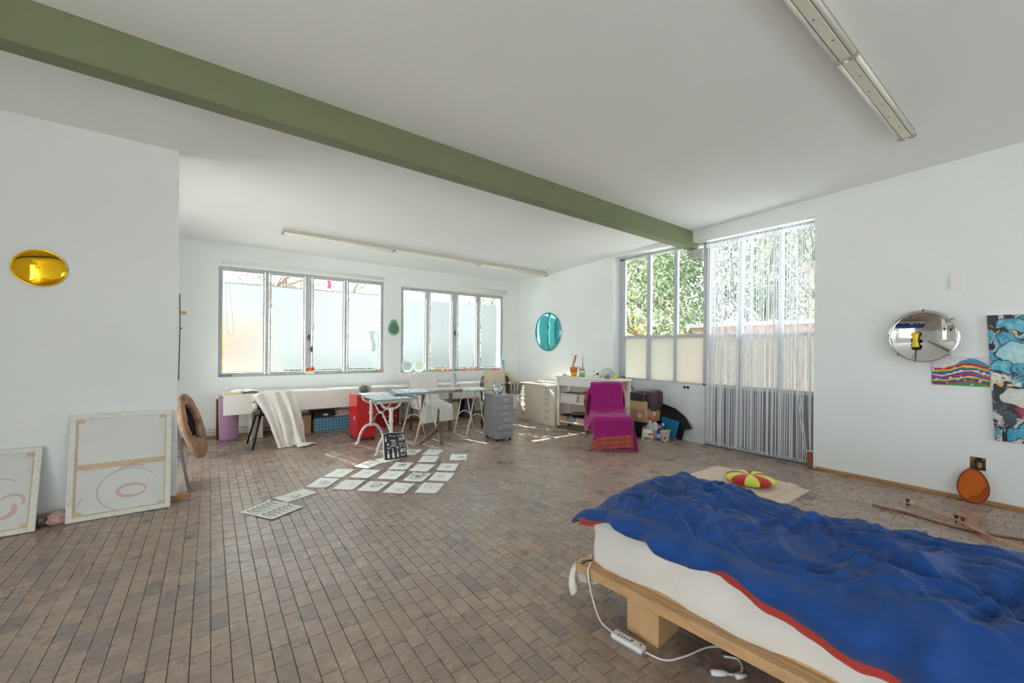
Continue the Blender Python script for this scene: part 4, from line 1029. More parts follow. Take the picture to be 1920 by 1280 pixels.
# canvases seen from the back, leaning on the left wall
M_cloth = mat('canvas_back', (222, 223, 220), 0.85, var=0.03, vscale=5)
M_tack = mat('canvas_edge', (226, 224, 216), 0.7, var=0.08, vscale=25)
M_str = mat('stretcher_pine', (212, 186, 146), 0.6, var=0.1, vscale=20)
M_smear = mat('pink_smear', (214, 184, 176), 0.8); M_smear2 = mat('grey_smear', (192, 190, 190), 0.8)
def stretched(label, x0, x1, ybot, h, bar, loops, z0=0.0):
    t = thing('stretched_canvas', label, 'canvas', ((x0 + x1) / 2, ybot, 0), group='canvases turned to the wall')
    lean = (YP - 0.02 - ybot); ln = sqrt(h * h + lean * lean); w = x1 - x0
    O = Vector((x0, ybot, 0.001)); U = Vector((1, 0, 0)); V = Vector((0, lean, h)).normalized(); N_ = V.cross(U) * -1   # N_ points to the room
    N_ = Vector((0, -V.z, V.y))
    def pr_(a0, a1, b0, b1, d0, d1, name, m, bev=0.002):
        vs = [O + U * a + V * b + N_ * d for d in (d0, d1) for (a, b) in ((a0, b0), (a1, b0), (a1, b1), (a0, b1))]
        return MB().add(vs, [(0, 1, 2, 3), (7, 6, 5, 4), (0, 4, 5, 1), (1, 5, 6, 2), (2, 6, 7, 3), (3, 7, 4, 0)]).build(name, m, t, world=True, bevel=bev)
    pr_(0, w, 0, ln, -0.002, 0.002, 'canvas_sheet', M_cloth, 0)
    e = 0.036
    pr_(0, e, 0, ln, 0.002, 0.022, 'tacking_edge', M_tack); pr_(w - e, w, 0, ln, 0.002, 0.022, 'tacking_edge', M_tack)
    pr_(e, w - e, 0, e, 0.002, 0.022, 'tacking_edge', M_tack); pr_(e, w - e, ln - e, ln, 0.002, 0.022, 'tacking_edge', M_tack)
    for (a0, a1, b0, b1) in ((e, e + .007, e, ln - e), (w - e - .007, w - e, e, ln - e), (e, w - e, e, e + .007)):
        pr_(a0, a1, b0, b1, 0.002, 0.019, 'stretcher_bar', M_str, 0)
    if bar: pr_(e, w - e, bar * ln - .018, bar * ln + .018, 0.003, 0.020, 'cross_bar', M_str)
    for (a, b) in ((e, ln - e - .03), (w - e - .045, ln - e - .03), (e, e), (w - e - .045, e)):
        pr_(a, a + .045, b, b + .030, 0.003, 0.016, 'corner_wedge', M_str, 0)
    for k in range(9): 
        b = ln * (k + .5) / 9
        for a in (e * .35, w - e * .35): pr_(a - .002, a + .002, b - .006, b + .006, 0.022, 0.0235, 'staple', M_cap, 0)
    for (ca, cb, ra, rb, a0, a1, th, m) in loops:
        pts = [O + U * (ca * w + ra * cos(a0 + (a1 - a0) * i / 26)) + V * (cb * ln + rb * sin(a0 + (a1 - a0) * i / 26)) for i in range(27)]
        vs = []
        for i, q in enumerate(pts):
            d = (pts[min(i + 1, 26)] - pts[max(i - 1, 0)]).normalized(); s_ = N_.cross(d) * th * (0.35 + 0.65 * sin(pi * (0.08 + 0.84 * i / 26)))
            vs += [q - s_ + N_ * 0.0026, q + s_ + N_ * 0.0026]
        MB().add(vs, [(2 * i, 2 * i + 1, 2 * i + 3, 2 * i + 2) for i in range(26)]).build('paint_smear', m, t, world=True)
    return t
stretched('larger canvas seen from the back with cross bar, leaning on the left wall', -0.905, -0.272, 4.665, 0.825, 0.50,
          [(0.60, 0.225, .088, .048, 0, 2 * pi, .012, M_smear), (0.57, 0.24, .19, .17, 0.6, 5.2, .005, M_smear2), (0.60, .42, .09, .04, 0.5, 2.8, .007, M_smear), (.15, .13, .03, .06, 1.8, 3.2, .006, M_smear)])
stretched('smaller canvas seen from the back at the left edge of the picture', -1.72, -1.052, 4.612, 0.595, None,
          [(0.80, 0.38, .06, .05, -0.6, 2.6, .010, M_smear), (0.72, .30, .07, .06, -1.5, 0.6, .016, M_smear), (.7, .4, .15, .16, 1.0, 4.6, .006, M_smear2)])
def rock(name, label, c, r, m, seed, sz=0.85):
    mb = MB(); 
    def fn(u, v):
        a = 2 * pi * u; p_ = pi * (v - .5); d = Vector((cos(p_) * cos(a), cos(p_) * sin(a), sin(p_)))
        k = 1 + 0.28 * nz(d.x * 1.7 + seed, d.y * 1.7, d.z * 1.7) + 0.10 * nz(d.x * 5 + seed, d.y * 5, d.z * 5)
        q = d * r * k; return (c[0] + q.x, c[1] + q.y, max(c[2], c[2] + r * sz * .9 + q.z * sz))
    mb.grid(fn, 22, 16, closed_u=True)
    return tag(mb.build(name, m, smooth=False), label, 'rock')
rock('pink_rock', 'pink quartz rock between the two leaning canvases', (-0.955, 4.70, 0.0), 0.062, mat('pink_stone', (190, 156, 148), 0.6, var=0.3, vscale=25), 3.3)
rock('grey_rock', 'dark grey rock half behind the smaller leaning canvas', (-1.045, 4.735, 0.0), 0.052, mat('grey_stone', (132, 120, 122), 0.6, var=0.35, vscale=25), 8.1)

# things stored behind the partition
M_bowl = mat('rough_wood', (158, 124, 98), 0.8, var=0.4, vscale=9, bump=0.4, bscale=20)
t = thing('hollow_log_slice', 'slab of hollow wood with a ragged dark opening leaning on the alcove wall', 'wood slab', (-0.20, 6.45, 0))
ctr = Vector((-0.175, 6.47, 0.41)); ax_v = Vector((-0.20, 0.20, 0.80)).normalized(); ax_u = Vector((0.45, 0.86, -0.10)); ax_u = (ax_u - ax_v * ax_u.dot(ax_v)).normalized(); ax_n = ax_u.cross(ax_v)
def slabring(u, v):
    a = 2 * pi * u; ro = 0.27 + 0.016 * nz(cos(a) * 3, sin(a) * 3); ri = 0.15 + 0.03 * sin(a) + 0.05 * nz(cos(a) * 4 + 9, sin(a) * 4) + 0.035 * nz(cos(a) * 16, sin(a) * 16)
    b = 2 * pi * v
    cb, sb = cos(b), sin(b); cb = (abs(cb) ** .35) * (1 if cb > 0 else -1); sb = (abs(sb) ** .35) * (1 if sb > 0 else -1)
    rr = lerp(ro, ri, .5) + (ro - ri) / 2 * cb; th = 0.032 * sb * (1 + .25 * nz(cos(a) * 2, sin(a) * 2, 4))
    return ctr + ax_u * (rr * cos(a) * .72) + ax_v * (rr * sin(a) * 1.52) + ax_n * th
MB().grid(slabring, 60, 14, closed_u=True).build('slab', M_bowl, t, world=True, smooth=True)
MB().grid(lambda u, v: ctr + ax_u * (0.20 * v * cos(2 * pi * u) * .72) + ax_v * (0.20 * v * sin(2 * pi * u) * 1.52) - ax_n * 0.035, 30, 3, closed_u=True).build('hollow_back', mat('dark_hollow', (34, 28, 24), 0.9), t, world=True)
t = thing('leaning_board', 'thin grey board leaning behind the end of the partition', 'board', (-0.2, 5.0, 0))
MB().prism([(0, 0), (0.42, 0), (0.42, 0.66), (0, 0.66)], (-0.165, 4.985, 0.002), (-0.05, 1.0, 0), (-0.16, 0.03, 1.0), 0.018).build('board_panel', mat('grey_board', (128, 122, 124), 0.6, var=0.08), t, world=True, bevel=0.002)
MB().tube([(-0.275, 4.99, 0.60), (-0.27, 5.2, 0.62), (-0.268, 5.42, 0.62)], 0.008, 6).build('top_edge', mat('pale_edge', (196, 176, 150), 0.6), t, world=True)

# ================================================================== DRAPED CLOTH
def drape(prof, hw, drop_l, drop_r, nu, nv, fold=0.012, seed=0.0, flare=0.05, floor_z=0.006, hem=None):
    """cloth over a piece of furniture. prof: (y, z, out_y, out_z) down the middle, local x is sideways;
    past the half width hw it turns over the edge and hangs."""
    P = [Vector((p[0], p[1])) for p in prof]; Nn = [Vector((p[2], p[3])).normalized() for p in prof]
    ln = [0.0]
    for a, b in zip(P, P[1:]): ln.append(ln[-1] + (b - a).length)
    def at(s):
        s = max(0, min(ln[-1], s))
        for k in range(len(P) - 1):
            if s <= ln[k + 1] or k == len(P) - 2:
                f = (s - ln[k]) / max(1e-6, ln[k + 1] - ln[k]); f2 = smooth01(f)
                return P[k].lerp(P[k + 1], f), Nn[k].lerp(Nn[k + 1], f2).normalized()
    def fn(u, v):
        dl = drop_l(v) if callable(drop_l) else drop_l; dr = drop_r(v) if callable(drop_r) else drop_r
        h = hw(v) if callable(hw) else hw
        s = v * ln[-1]
        x = lerp(-(h + dl), h + dr, u)
        p, n = at(s)
        e = abs(x) - h; sg = 1 if x > 0 else -1
        y, z = p.x, p.y
        wv = fold * nz(x * 6 + seed, s * 5, seed) + fold * .5 * nz(x * 15, s * 13, seed + 3)
        y += n.x * wv; z += n.y * wv
        if e > 0:
            dirv = Vector((-n.x * 0.75, -n.y * 0.9 - 0.55)); dirv.normalize()
            rip = fold * 1.6 * sin(s * 17 + seed * 3 + 2 * nz(s * 4, seed))
            xx = sg * (h + min(e, 0.03) * .8 + flare * smooth01(e / 0.3) + rip * smooth01(e / 0.15))
            y += dirv.x * max(0, e - 0.015); z += dirv.y * max(0, e - 0.015)
            x = xx
        if hem: z = max(z, hem(x, v))
        if z < floor_z:
            x += (floor_z - z) * 0.6 * (1 if x > 0 else -1); z = floor_z + 0.004 * (1 + nz(x * 30, y * 30))
        return (x, y, z)
    mb = MB(); mb.grid(fn, nu, nv)
    return mb

# ================================================================== DESK ALONG THE BACK WALL
M_desk = mat('desk_white', (232, 226, 218), 0.45, spec=0.4)
t = thing('wall_desk', 'long white desk with deep front panel along the back wall', 'desk', (2.5, 7.4, 0))
MB().bb(0.158, 4.98, 7.10, 7.69, 0.675, 0.70).build('top', M_desk, t, world=True, bevel=0.002)
MB().bb(0.158, 4.98, 7.10, 7.118, 0.415, 0.675).build('front_panel', M_desk, t, world=True, bevel=0.002)
MB().bb(0.158, 0.176, 7.118, 7.69, 0.415, 0.675).build('end_panel', M_desk, t, world=True, bevel=0.002)
for x in (0.50, 2.80, 4.90): MB().bb(x - 0.01, x + 0.01, 7.30, 7.69, 0.0, 0.675).build('support', M_desk, t, world=True, bevel=0.002)
MB().bb(0.51, 0.66, 7.375, 7.39, 0.0, 0.40).build('kick_panel', M_desk, t, world=True)
# radiator under the right window
t = thing('radiator', 'white panel radiator under the desk behind the glass tables', 'radiator', (3.3, 7.62, 0.1))
for k in range(9): MB().box((-0.36 + k * 0.09, 0, 0.22), (0.082, 0.05, 0.40)).build('column', mat('radiator_white', (224, 221, 214), 0.4), t, bevel=0.008)
MB().box((0, 0.02, 0.425), (0.84, 0.03, 0.02)).build('top_rail', MATS['radiator_white'], t)
for s in (-1, 1): MB().box((s * 0.32, 0, -0.04), (0.03, 0.04, 0.12)).build('foot', MATS['radiator_white'], t)
MB().tube([(-0.45, 0, -0.09), (-0.45, 0, 0.38)], 0.014, 8).build('copper_pipe', mat('copper_pipe', (140, 86, 52), 0.4, metal=0.4), t, smooth=True)
# book and paper on the desk, at its left end
t = thing('open_book', 'open white book lying on the left end of the wall desk', 'book', (0.42, 7.34, 0.703), 0.12)
def page(s): return lambda u, v: (s * (0.005 + 0.19 * u), 0.14 * (v - .5) * 2, 0.006 + 0.035 * sin(pi * (0.15 + .85 * u)) * (1 - u * .6))
for s in (-1, 1): MB().grid(page(s), 12, 4).build('page_block', mat('page_white', (240, 238, 234), 0.7), t, smooth=True, solid=0.006)
MB().box((0, 0, 0.0025), (0.40, 0.285, 0.003)).build('cover', mat('cover_grey', (180, 184, 190), 0.6), t)
tag(MB().box((0.28, 7.165, 0.7135), (0.20, 0.10, 0.025), 0.03).build('wooden_tray', mat('tray_wood', (222, 190, 146), 0.5), bevel=0.002), 'thin pale wooden tray under the white blanket on the desk corner', 'tray')
def desk_sheet(i, x, y, w, h, rz, label):
    t = tag(MB().box((x, y, 0.7015 + 0.0), (w, h, 0.002), rz).build('paper_sheet', mat('paper', (240, 239, 234), 0.8)), label, 'paper', 'blank sheets on the wall desk'); return t
desk_sheet(0, 1.42, 7.28, 0.30, 0.21, 0.1, 'blank sheet on the wall desk left of the red cabinet')
desk_sheet(1, 1.82, 7.3, 0.42, 0.30, -0.15, 'large blank sheet on the wall desk behind the red cabinet')
desk_sheet(2, 2.35, 7.28, 0.42, 0.3, 0.1, 'large blank sheet on the wall desk behind the covered armchair')
desk_sheet(3, 4.2, 7.3, 0.5, 0.3, 0.05, 'large blank sheet on the wall desk near the window corner')

# ------------------------------------------------ under the desk
M_card = mat('cardboard', (186, 146, 112), 0.8, var=0.06, vscale=6)
t = thing('archive_box', 'brown cardboard archive box with hand hole under the desk', 'box', (1.19, 7.47, 0))
MB().box((0, 0, 0.115), (0.265, 0.28, 0.23)).build('body', M_card, t, bevel=0.003)
MB().box((0, 0, 0.262), (0.275, 0.29, 0.06)).build('lid', M_card, t, bevel=0.004)
MB().box((-0.0, -0.1412, 0.205), (0.075, 0.002, 0.016)).build('hand_hole', mat('pale_hole', (226, 222, 214), 0.8), t)
M_plaid_d = bpy.data.materials.new('blue_plaid'); M_plaid_d.use_nodes = True
def plaid():
    N = M_plaid_d.node_tree.nodes; K = M_plaid_d.node_tree.links; p = N['Principled BSDF']
    tc = N.new('ShaderNodeTexCoord'); sx = N.new('ShaderNodeSeparateXYZ'); K.new(tc.outputs['Object'], sx.inputs[0])
    def line(o, per, w):
        a = N.new('ShaderNodeMath'); a.operation = 'PINGPONG'; a.inputs[1].default_value = per / 2; K.new(o, a.inputs[0])
        b = N.new('ShaderNodeMath'); b.operation = 'LESS_THAN'; b.inputs[1].default_value = w; K.new(a.outputs[0], b.inputs[0]); return b.outputs[0]
    lx, lz = line(sx.outputs[0], 0.048, 0.0028), line(sx.outputs[2], 0.048, 0.0028)
    mx = N.new('ShaderNodeMath'); mx.operation = 'MAXIMUM'; K.new(lx, mx.inputs[0]); K.new(lz, mx.inputs[1])
    c = N.new('ShaderNodeMix'); c.data_type = 'RGBA'; c.inputs[6].default_value = rgb(52, 128, 160); c.inputs[7].default_value = rgb(190, 214, 226)
    K.new(mx.outputs[0], c.inputs[0]); K.new(c.outputs[2], p.inputs['Base Color']); p.inputs['Roughness'].default_value = 0.5
plaid()
def plaid_box(label, x, y):
    t = thing('plaid_box', label, 'box', (x, y, 0), group='blue plaid boxes')
    MB().box((0, 0, 0.09), (0.292, 0.30, 0.18)).build('body', M_plaid_d, t, bevel=0.003); MB().box((0, 0, 0.205), (0.30, 0.308, 0.05)).build('lid', M_plaid_d, t, bevel=0.003)
plaid_box('blue plaid storage box next to the cardboard archive box', 1.525, 7.50)
plaid_box('blue plaid storage box behind the red cabinet', 1.835, 7.50)
t = thing('document_box', 'black document box with white label on a blue plaid box', 'box', (1.52, 7.49, 0.232))
MB().box((0, 0, 0.045), (0.285, 0.26, 0.09)).build('body', mat('black_card', (40, 38, 40), 0.5), t, bevel=0.003); MB().box((0.03, -0.1315, 0.045), (0.07, 0.002, 0.034)).build('label_card', mat('label_white', (226, 218, 214), 0.7), t)
M_pinkp = mat('pinkish_paper', (232, 200, 190), 0.8)
for k in range(5):
    tag(MB().box((1.845 + 0.01 * (k % 3), 7.50 - 0.008 * k, 0.2365 + 0.02 * k), (0.27 - .01 * k, 0.21, 0.0185), 0.12 * (k % 3 - 1)).build('paper_stack', M_pinkp if k % 2 == 0 else mat('cream_paper', (226, 210, 196), 0.8), bevel=0.001),
        ['lowest', 'second', 'middle', 'fourth', 'topmost'][k] + ' bundle of pinkish paper on the plaid box behind the red cabinet', 'paper bundle', 'paper bundles under the desk')
t = thing('wooden_picture_frame', 'brown picture frame standing behind the black document box', 'frame', (1.60, 7.675, 0.0))
for (c, d) in (((0, 0, .40), (.5, .02, .03)), ((0, 0, .03), (.5, .02, .03)), ((-.235, 0, .215), (.03, .02, .34)), ((.235, 0, .215), (.03, .02, .34))): MB().box(c, d).build('frame_bar', mat('frame_brown', (146, 112, 88), 0.6), t, bevel=0.002)
MB().box((0, .004, .215), (.44, .006, .34)).build('back_board', mat('back_brown', (168, 140, 116), 0.7), t)
t = thing('red_drawer_unit', 'small dark red two-drawer unit under the desk', 'drawer unit', (2.56, 7.35, 0))
M_dred = mat('dark_red', (168, 26, 32), 0.35)
MB().box((0, 0, 0.20), (0.27, 0.30, 0.40)).build('body', M_dred, t, bevel=0.003)
for z in (0.105, 0.30):
    d = MB().box((0, -0.156, z), (0.262, 0.014, 0.185)).build('drawer', M_dred, t, bevel=0.003); MB().box((0, -0.166, z + 0.075), (0.26, 0.012, 0.012)).build('grip', mat('grip_pink', (220, 150, 140), 0.4), d); MB().box((-0.105, -0.165, z + 0.07), (0.035, 0.004, 0.03)).build('label_card', MATS['label_white'], d)
t = thing('rolled_mat', 'mauve foam mat standing against the wall left of the desk', 'mat', (0.20, 7.50, 0))
def mat_fn(u, v):
    a = lerp(-1.25, 1.25, u); return (0.03 + 0.115 * sin(a) / sin(1.25) , -0.10 - 0.05 * cos(a) * 1.2, lerp(0.001, 0.66, v))
pts = [mat_fn(i / 20, 0)[:2] for i in range(21)]
def mat_fn2(u, v):
    x, y, z = mat_fn(u, v); c = 0.02 * smooth01((0.06 - z) / 0.06); k = abs(u - .5) * 2
    return (x * (1 - c * 0), y, max(z, 0.03 * smooth01((k - .8) / .2)))
MB().grid(mat_fn2, 24, 12).build('foam_sheet', mat('mauve_foam', (164, 128, 156), 0.8), t, smooth=True, solid=0.012)
t = thing('knob_stick', 'brown walking stick with pale round knob leaning by the mauve mat', 'stick', (0.095, 7.60, 0))
MB().tube([(0, 0, 0), (-0.005, 0.0, 0.60)], 0.016, 8).build('shaft', mat('stick_brown', (110, 72, 44), 0.5), t, smooth=True)
MB().lathe([(0.006, 0), (0.026, 0.012), (0.034, 0.034), (0.026, 0.056), (0.006, 0.066)], (-0.005, 0, 0.60), 14).build('knob', mat('knob_white', (226, 222, 216), 0.5), t, smooth=True)

# ------------------------------------------------ black-legged chair with white knitted blanket
M_black = mat('black_metal', (26, 25, 26), 0.45)
t = thing('black_leg_chair', 'black-legged chair under the white knitted blanket at the desk', 'chair', (0.72, 6.80, 0), radians(4))
MB().box((0, 0, 0.455), (0.44, 0.42, 0.03)).build('seat', M_black, t, bevel=0.01)
MB().box((0, -0.235, 0.64), (0.42, 0.025, 0.20)).build('backrest', M_black, t, bevel=0.01)
for (x, y) in ((-1, -1), (1, -1), (-1, 1), (1, 1)): MB().tube([(x * 0.17, y * 0.16, 0.44), (x * 0.27, y * 0.24, 0.0)], [0.016, 0.013], 8).build('leg', M_black, t, smooth=True)
for x in (-1, 1): MB().tube([(x * 0.17, -0.20, 0.44), (x * 0.18, -0.24, 0.55)], 0.012, 8).build('back_post', M_black, t, smooth=True)
M_knit = mat('white_knit', (230, 225, 216), 0.9, sheen=0.3, bump=0.5, bscale=45, var=0.03)
kb = thing('knitted_blanket', 'white knitted blanket hanging over the black-legged chair to the floor', 'blanket', (0.72, 6.80, 0), radians(4))
def knit(u, v):
    # u across the chair back, v from inside the seat over the top rail and down to the floor
    lft = interp([(0, -.25), (.30, -.27), (.36, -.27), (.50, -.18), (.72, -.07), (1.0, 0.02)], v)
    rgt = interp([(0, .20), (.30, .24), (.40, .26), (.6, .31), (.8, .34), (1.0, .36)], v)
    x = lerp(lft, rgt, u)
    prof = [(0, (0.02, 0.50)), (.12, (-.10, .50)), (.20, (-.20, .56)), (.30, (-.215, .75)), (.335, (-.235, .775)), (.37, (-.262, .75)), (.6, (-.285, .45)), (.85, (-.31, .16)), (1.0, (-.33, .006))]
    y = interp([(a, b[0]) for a, b in prof], v); z = interp([(a, b[1]) for a, b in prof], v)
    k = smooth01((v - .36) / .4)
    f = sin(u * 19 + 1.5 * nz(u * 3, v * 2)) * (0.010 + 0.034 * k * smooth01((u - .35) / .3)) + 0.008 * sin(u * 40 + v * 6) * k
    z += 0.012 * sin(u * pi) * (1 - k) - 0.03 * smooth01((abs(u - .5) - .34) / .16) * (1 - k) * (v > .25)
    if v > .96: y -= 0.05 * (v - .96) / .04 * smooth01((u - .5) / .3)
    return (x + 0.012 * nz(v * 6, u * 5), y - f - 0.012, max(0.006, z))
MB().grid(knit, 90, 90).build('hanging_part', M_knit, kb, smooth=True, solid=0.010)
def puddle(u, v):
    a = lerp(0.22, 0.46, v); w = 0.20 * sin(pi * min(1, v * .8 + .28)) 
    return (a + 0.03 * sin(u * 5), -0.40 + lerp(-w * .5, w * .5, u) + .02 * v, 0.012 + 0.035 * sin(pi * u) * (1 - v) ** .7 + 0.010 * abs(sin(u * 10 + v * 5)))
MB().grid(puddle, 24, 24).build('trailing_part', M_knit, kb, smooth=True, solid=0.008)
def inner(u, v):
    return (lerp(.20, .31, u) + .02 * sin(v * 5), -0.20 - .10 * v - 0.05 * sin(u * 8) * v, lerp(0.60, 0.012, v))
MB().grid(inner, 12, 24).build('side_part', M_knit, kb, smooth=True, solid=0.008)

# ================================================================== DRAWER CABINETS
M_redm = mat('red_enamel', (206, 22, 30), 0.22, spec=0.6, coat=0.3); M_greym = mat('grey_enamel', (142, 142, 142), 0.30, spec=0.6)
def drawer_cabinet(label, loc, rz, m, fronts, hmat):
    t = thing('drawer_cabinet', label, 'cabinet', loc, rz, 'metal drawer cabinets')
    w, d, h, z0 = 0.285, 0.43, 0.645, 0.042
    MB().box((0, d / 2 + .004, z0 + h / 2), (w, d - .008, h)).build('body', m, t, bevel=0.004)
    if fronts:
        k = 6; fh = (h - 0.05) / k
        for i in range(k):
            z = z0 + 0.025 + fh * (i + .5)
            dr = MB().box((0, 0.002 - (0.012 if i in (3, 1) else 0.004), z), (w - 0.018, 0.020, fh - 0.011)).build('drawer', m, t, bevel=0.002)
            yy = -0.016 if i in (3, 1) else -0.008
            MB().tube([(-0.035, yy, z + .01), (-0.032, yy - 0.016, z + .01), (0.032, yy - 0.016, z + .01), (0.035, yy, z + .01)], 0.0055, 6).build('handle', hmat, dr, smooth=True)
            if i == 2: MB().box((0.085, -0.0135 + 0.004, z + .03), (0.085, 0.002, 0.034)).build('label_card', MATS['label_white'], dr)
    for x in (-1, 1):
        for y in (0.05, d - 0.05): MB().lathe([(0.006, 0.0), (0.018, 0.004), (0.018, 0.034), (0.008, 0.042)], (x * (w / 2 - .03), y, 0), 12).build('caster', M_black, t, smooth=True)
    return t
t = drawer_cabinet('glossy red metal drawer cabinet beside the small glass table', (1.895, 6.29, 0), 0.0, M_redm, False, M_cap)
MB().box((-0.1432, 0.13, 0.33), (0.002, 0.06, 0.05)).build('sticker', mat('sticker_pink', (236, 150, 140), 0.5), t)
drawer_cabinet('grey metal drawer cabinet with six drawers at the end of the long glass table', (3.585, 5.10, 0), radians(-6), M_greym, True, mat('chrome', (220, 220, 220), 0.2, metal=0.9))
rock('dark_green_stone', 'dark green stone on top of the red cabinet', (1.885, 6.42, 0.688), 0.062, mat('green_stone', (104, 112, 100), 0.5, var=0.4, vscale=30), 21.0, 1.1)
rock('white_stone', 'pale grey stone standing on the red cabinet behind the green stone', (1.975, 6.52, 0.688), 0.058, mat('white_stone', (206, 204, 200), 0.6, var=0.2, vscale=25), 27.0, 1.45)
t = thing('glass_flask', 'round clear glass vessel with white paper inside on the grey cabinet', 'glass vessel', (3.60, 5.33, 0.688))
MB().lathe([(0.03, 0.0), (0.062, 0.012), (0.086, 0.05), (0.088, 0.085), (0.072, 0.125), (0.04, 0.148), (0.036, 0.165), (0.04, 0.17)], (0, 0, 0), 24).build('vessel', clear_glass('vessel_glass', (246, 250, 250), 0.5), t, smooth=True)
rg = random.Random(77)
for k in range(5): MB().tube(bez([(rg.uniform(-.05, .05), rg.uniform(-.05, .05), 0.03 + .015 * k) for _ in range(4)], 6), 0.012, 6).build('crumpled_paper', MATS['paper'], t, smooth=True)
MB().tube([(-0.03, 0.01, 0.10), (-0.05, 0.02, 0.24)], 0.008, 8).build('blue_stick', mat('sky_blue', (120, 180, 206), 0.5), t)

# ================================================================== GLASS TABLES
M_tglass = clear_glass('table_glass', (208, 232, 224), 0.5); M_gedge = mat('glass_edge', (84, 150, 130), 0.15, spec=0.8)
M_castw = mat('cast_white', (216, 214, 210), 0.45); M_creamm = mat('cream_metal', (226, 214, 194), 0.45)
def glass_top(t, quad, z, th=0.010):
    vs = [(x, y, zz) for zz in (z, z + th) for (x, y) in quad]
    MB().add(vs, [(0, 3, 2, 1), (4, 5, 6, 7)]).build('glass_top', M_tglass, t, world=True)
    MB().add(vs, [(0, 1, 5, 4), (1, 2, 6, 5), (2, 3, 7, 6), (3, 0, 4, 7)]).build('glass_edge', M_gedge, t, world=True)
t1 = thing('small_glass_table', 'small glass table on white cast-iron stand beside the red cabinet', 'table', (1.95, 5.7, 0))
glass_top(t1, [(1.675, 5.19), (2.24, 5.165), (2.26, 6.20), (1.69, 6.20)], 0.718)
def end_frame(y):
    xc = 1.91
    pts = lambda s: bez([(xc + s * .0, y, .60), (xc + s * .06, y, .605), (xc + s * .11, y, .64), (xc + s * .135, y, .70), (xc + s * .15, y, .715)], 6)
    for s in (-1, 1):
        MB().tube(pts(s), 0.016, 8).build('upper_arm', M_castw, t1, world=True, smooth=True)
        MB().tube(bez([(xc, y, .27), (xc + s * .07, y, .255), (xc + s * .13, y, .19), (xc + s * .17, y, .09), (xc + s * .185, y, .03), (xc + s * .21, y, .014)], 6), [0.022] * 12 + [0.018] * 19, 8).build('foot', M_castw, t1, world=True, smooth=True)
        MB().lathe([(.010, -.014), (.024, -.008), (.024, .008), (.010, .014)], (xc + s * .15, y, .145), 10).build('foot_ring', M_castw, t1, world=True, smooth=True)
    MB().lathe([(.030, .25), (.032, .28), (.024, .30), (.024, .42), (.032, .43), (.034, .445), (.024, .455), (.024, .56), (.034, .585), (.034, .61), (.02, .62)], (xc, y, 0), 12).build('post', M_castw, t1, world=True, smooth=True)
end_frame(5.30); end_frame(6.12)
MB().tube([(1.91, 6.12, .69), (1.91, 5.79, .50), (1.91, 5.63, .50), (1.91, 5.31, .29)], 0.012, 8).build('brace', M_castw, t1, world=True, smooth=True)
MB().tube([(1.91, 5.31, .66), (1.91, 5.63, .50), (1.91, 5.79, .49), (1.91, 6.11, .29)], 0.009, 8).build('brace', mat('brass', (206, 178, 120), 0.4, metal=0.5), t1, world=True, smooth=True)
MB().lathe([(.028, -.012), (.028, .012)], (1.91, 5.71, .497), 12).build('brace_knot', M_castw, t1, world=True)
t2 = thing('long_glass_table', 'long glass table on cream tube trestles covered with drawings', 'table', (2.75, 5.75, 0))
glass_top(t2, [(2.02, 5.50), (3.47, 5.27), (3.63, 5.95), (2.16, 6.22)], 0.748)
def trestle(x0, x1, ya, yb, label):
    t = thing('tube_trestle', label, 'trestle', ((x0 + x1) / 2, (ya + yb) / 2, 0), group='trestles of the long glass table')
    xm = (x0 + x1) / 2
    for y in (ya, yb):
        for s in (-1, 1):
            MB().tube([(xm + s * .03, y, .735), (xm + s * (x1 - x0) * .28, y, .33), (xm + s * (x1 - x0) / 2, y, .01)], 0.011, 8).build('leg', M_creamm, t, world=True, smooth=True)
        MB().tube(bez([(xm - (x1 - x0) * .44, y, .10), (xm - .11, y, .30), (xm, y, .365), (xm + .11, y, .30), (xm + (x1 - x0) * .44, y, .10)], 6), 0.008, 8).build('arch', M_creamm, t, world=True, smooth=True)
    MB().tube([(xm, ya - .03, .736), (xm, yb + .03, .736)], 0.010, 8).build('top_bar', M_creamm, t, world=True, smooth=True)
    for x in (x0, x1): MB().tube([(x, ya, .012), (x, yb, .012)], 0.009, 8).build('floor_bar', M_creamm, t, world=True, smooth=True)
trestle(2.34, 2.74, 5.56, 6.08, 'cream tube trestle under the left half of the long glass table')
trestle(3.20, 3.58, 5.60, 6.00, 'cream tube trestle behind the grey cabinet under the long glass table')
# drawings and maps on the tables
def map_fn(seed, base, inks):
    def f(u, v):
        n1 = nz(u * 5 + seed, v * 5, seed); n2 = nz(u * 18, v * 12 + seed, 3)
        c = mixc(base, inks[0], smooth01((n1 - .1) * 3) * .8)
        if abs(n1) < .035: c = inks[1]
        if n2 > .45: c = inks[2]
        return c
    return f
def table_sheet(label, c, w, h, rz, z, seed, base, inks):
    t = thing('drawing_sheet', label, 'drawing', (c[0], c[1], z), rz, 'drawings on the glass tables')
    MB().box((0, 0, 0.0006), (w, h, 0.0012)).build('sheet', MATS['paper'], t)
    painted('ink', (-w / 2, -h / 2, 0.0016), (1, 0, 0), (0, 1, 0), w, h, 40, 30, map_fn(seed, base, inks), M_paint, t, world=False)
blues = [(150, 186, 214), (90, 96, 110), (60, 66, 80)]
table_sheet('blue watercolour sheet on the small glass table', (1.93, 5.50), 0.48, 0.56, 0.03, 0.729, 3, (222, 230, 240), blues)
table_sheet('white drawing at the back of the small glass table', (1.95, 5.98), 0.46, 0.34, -0.1, 0.729, 9, (236, 238, 242), [(206, 216, 226), (150, 150, 150), (80, 80, 86)])
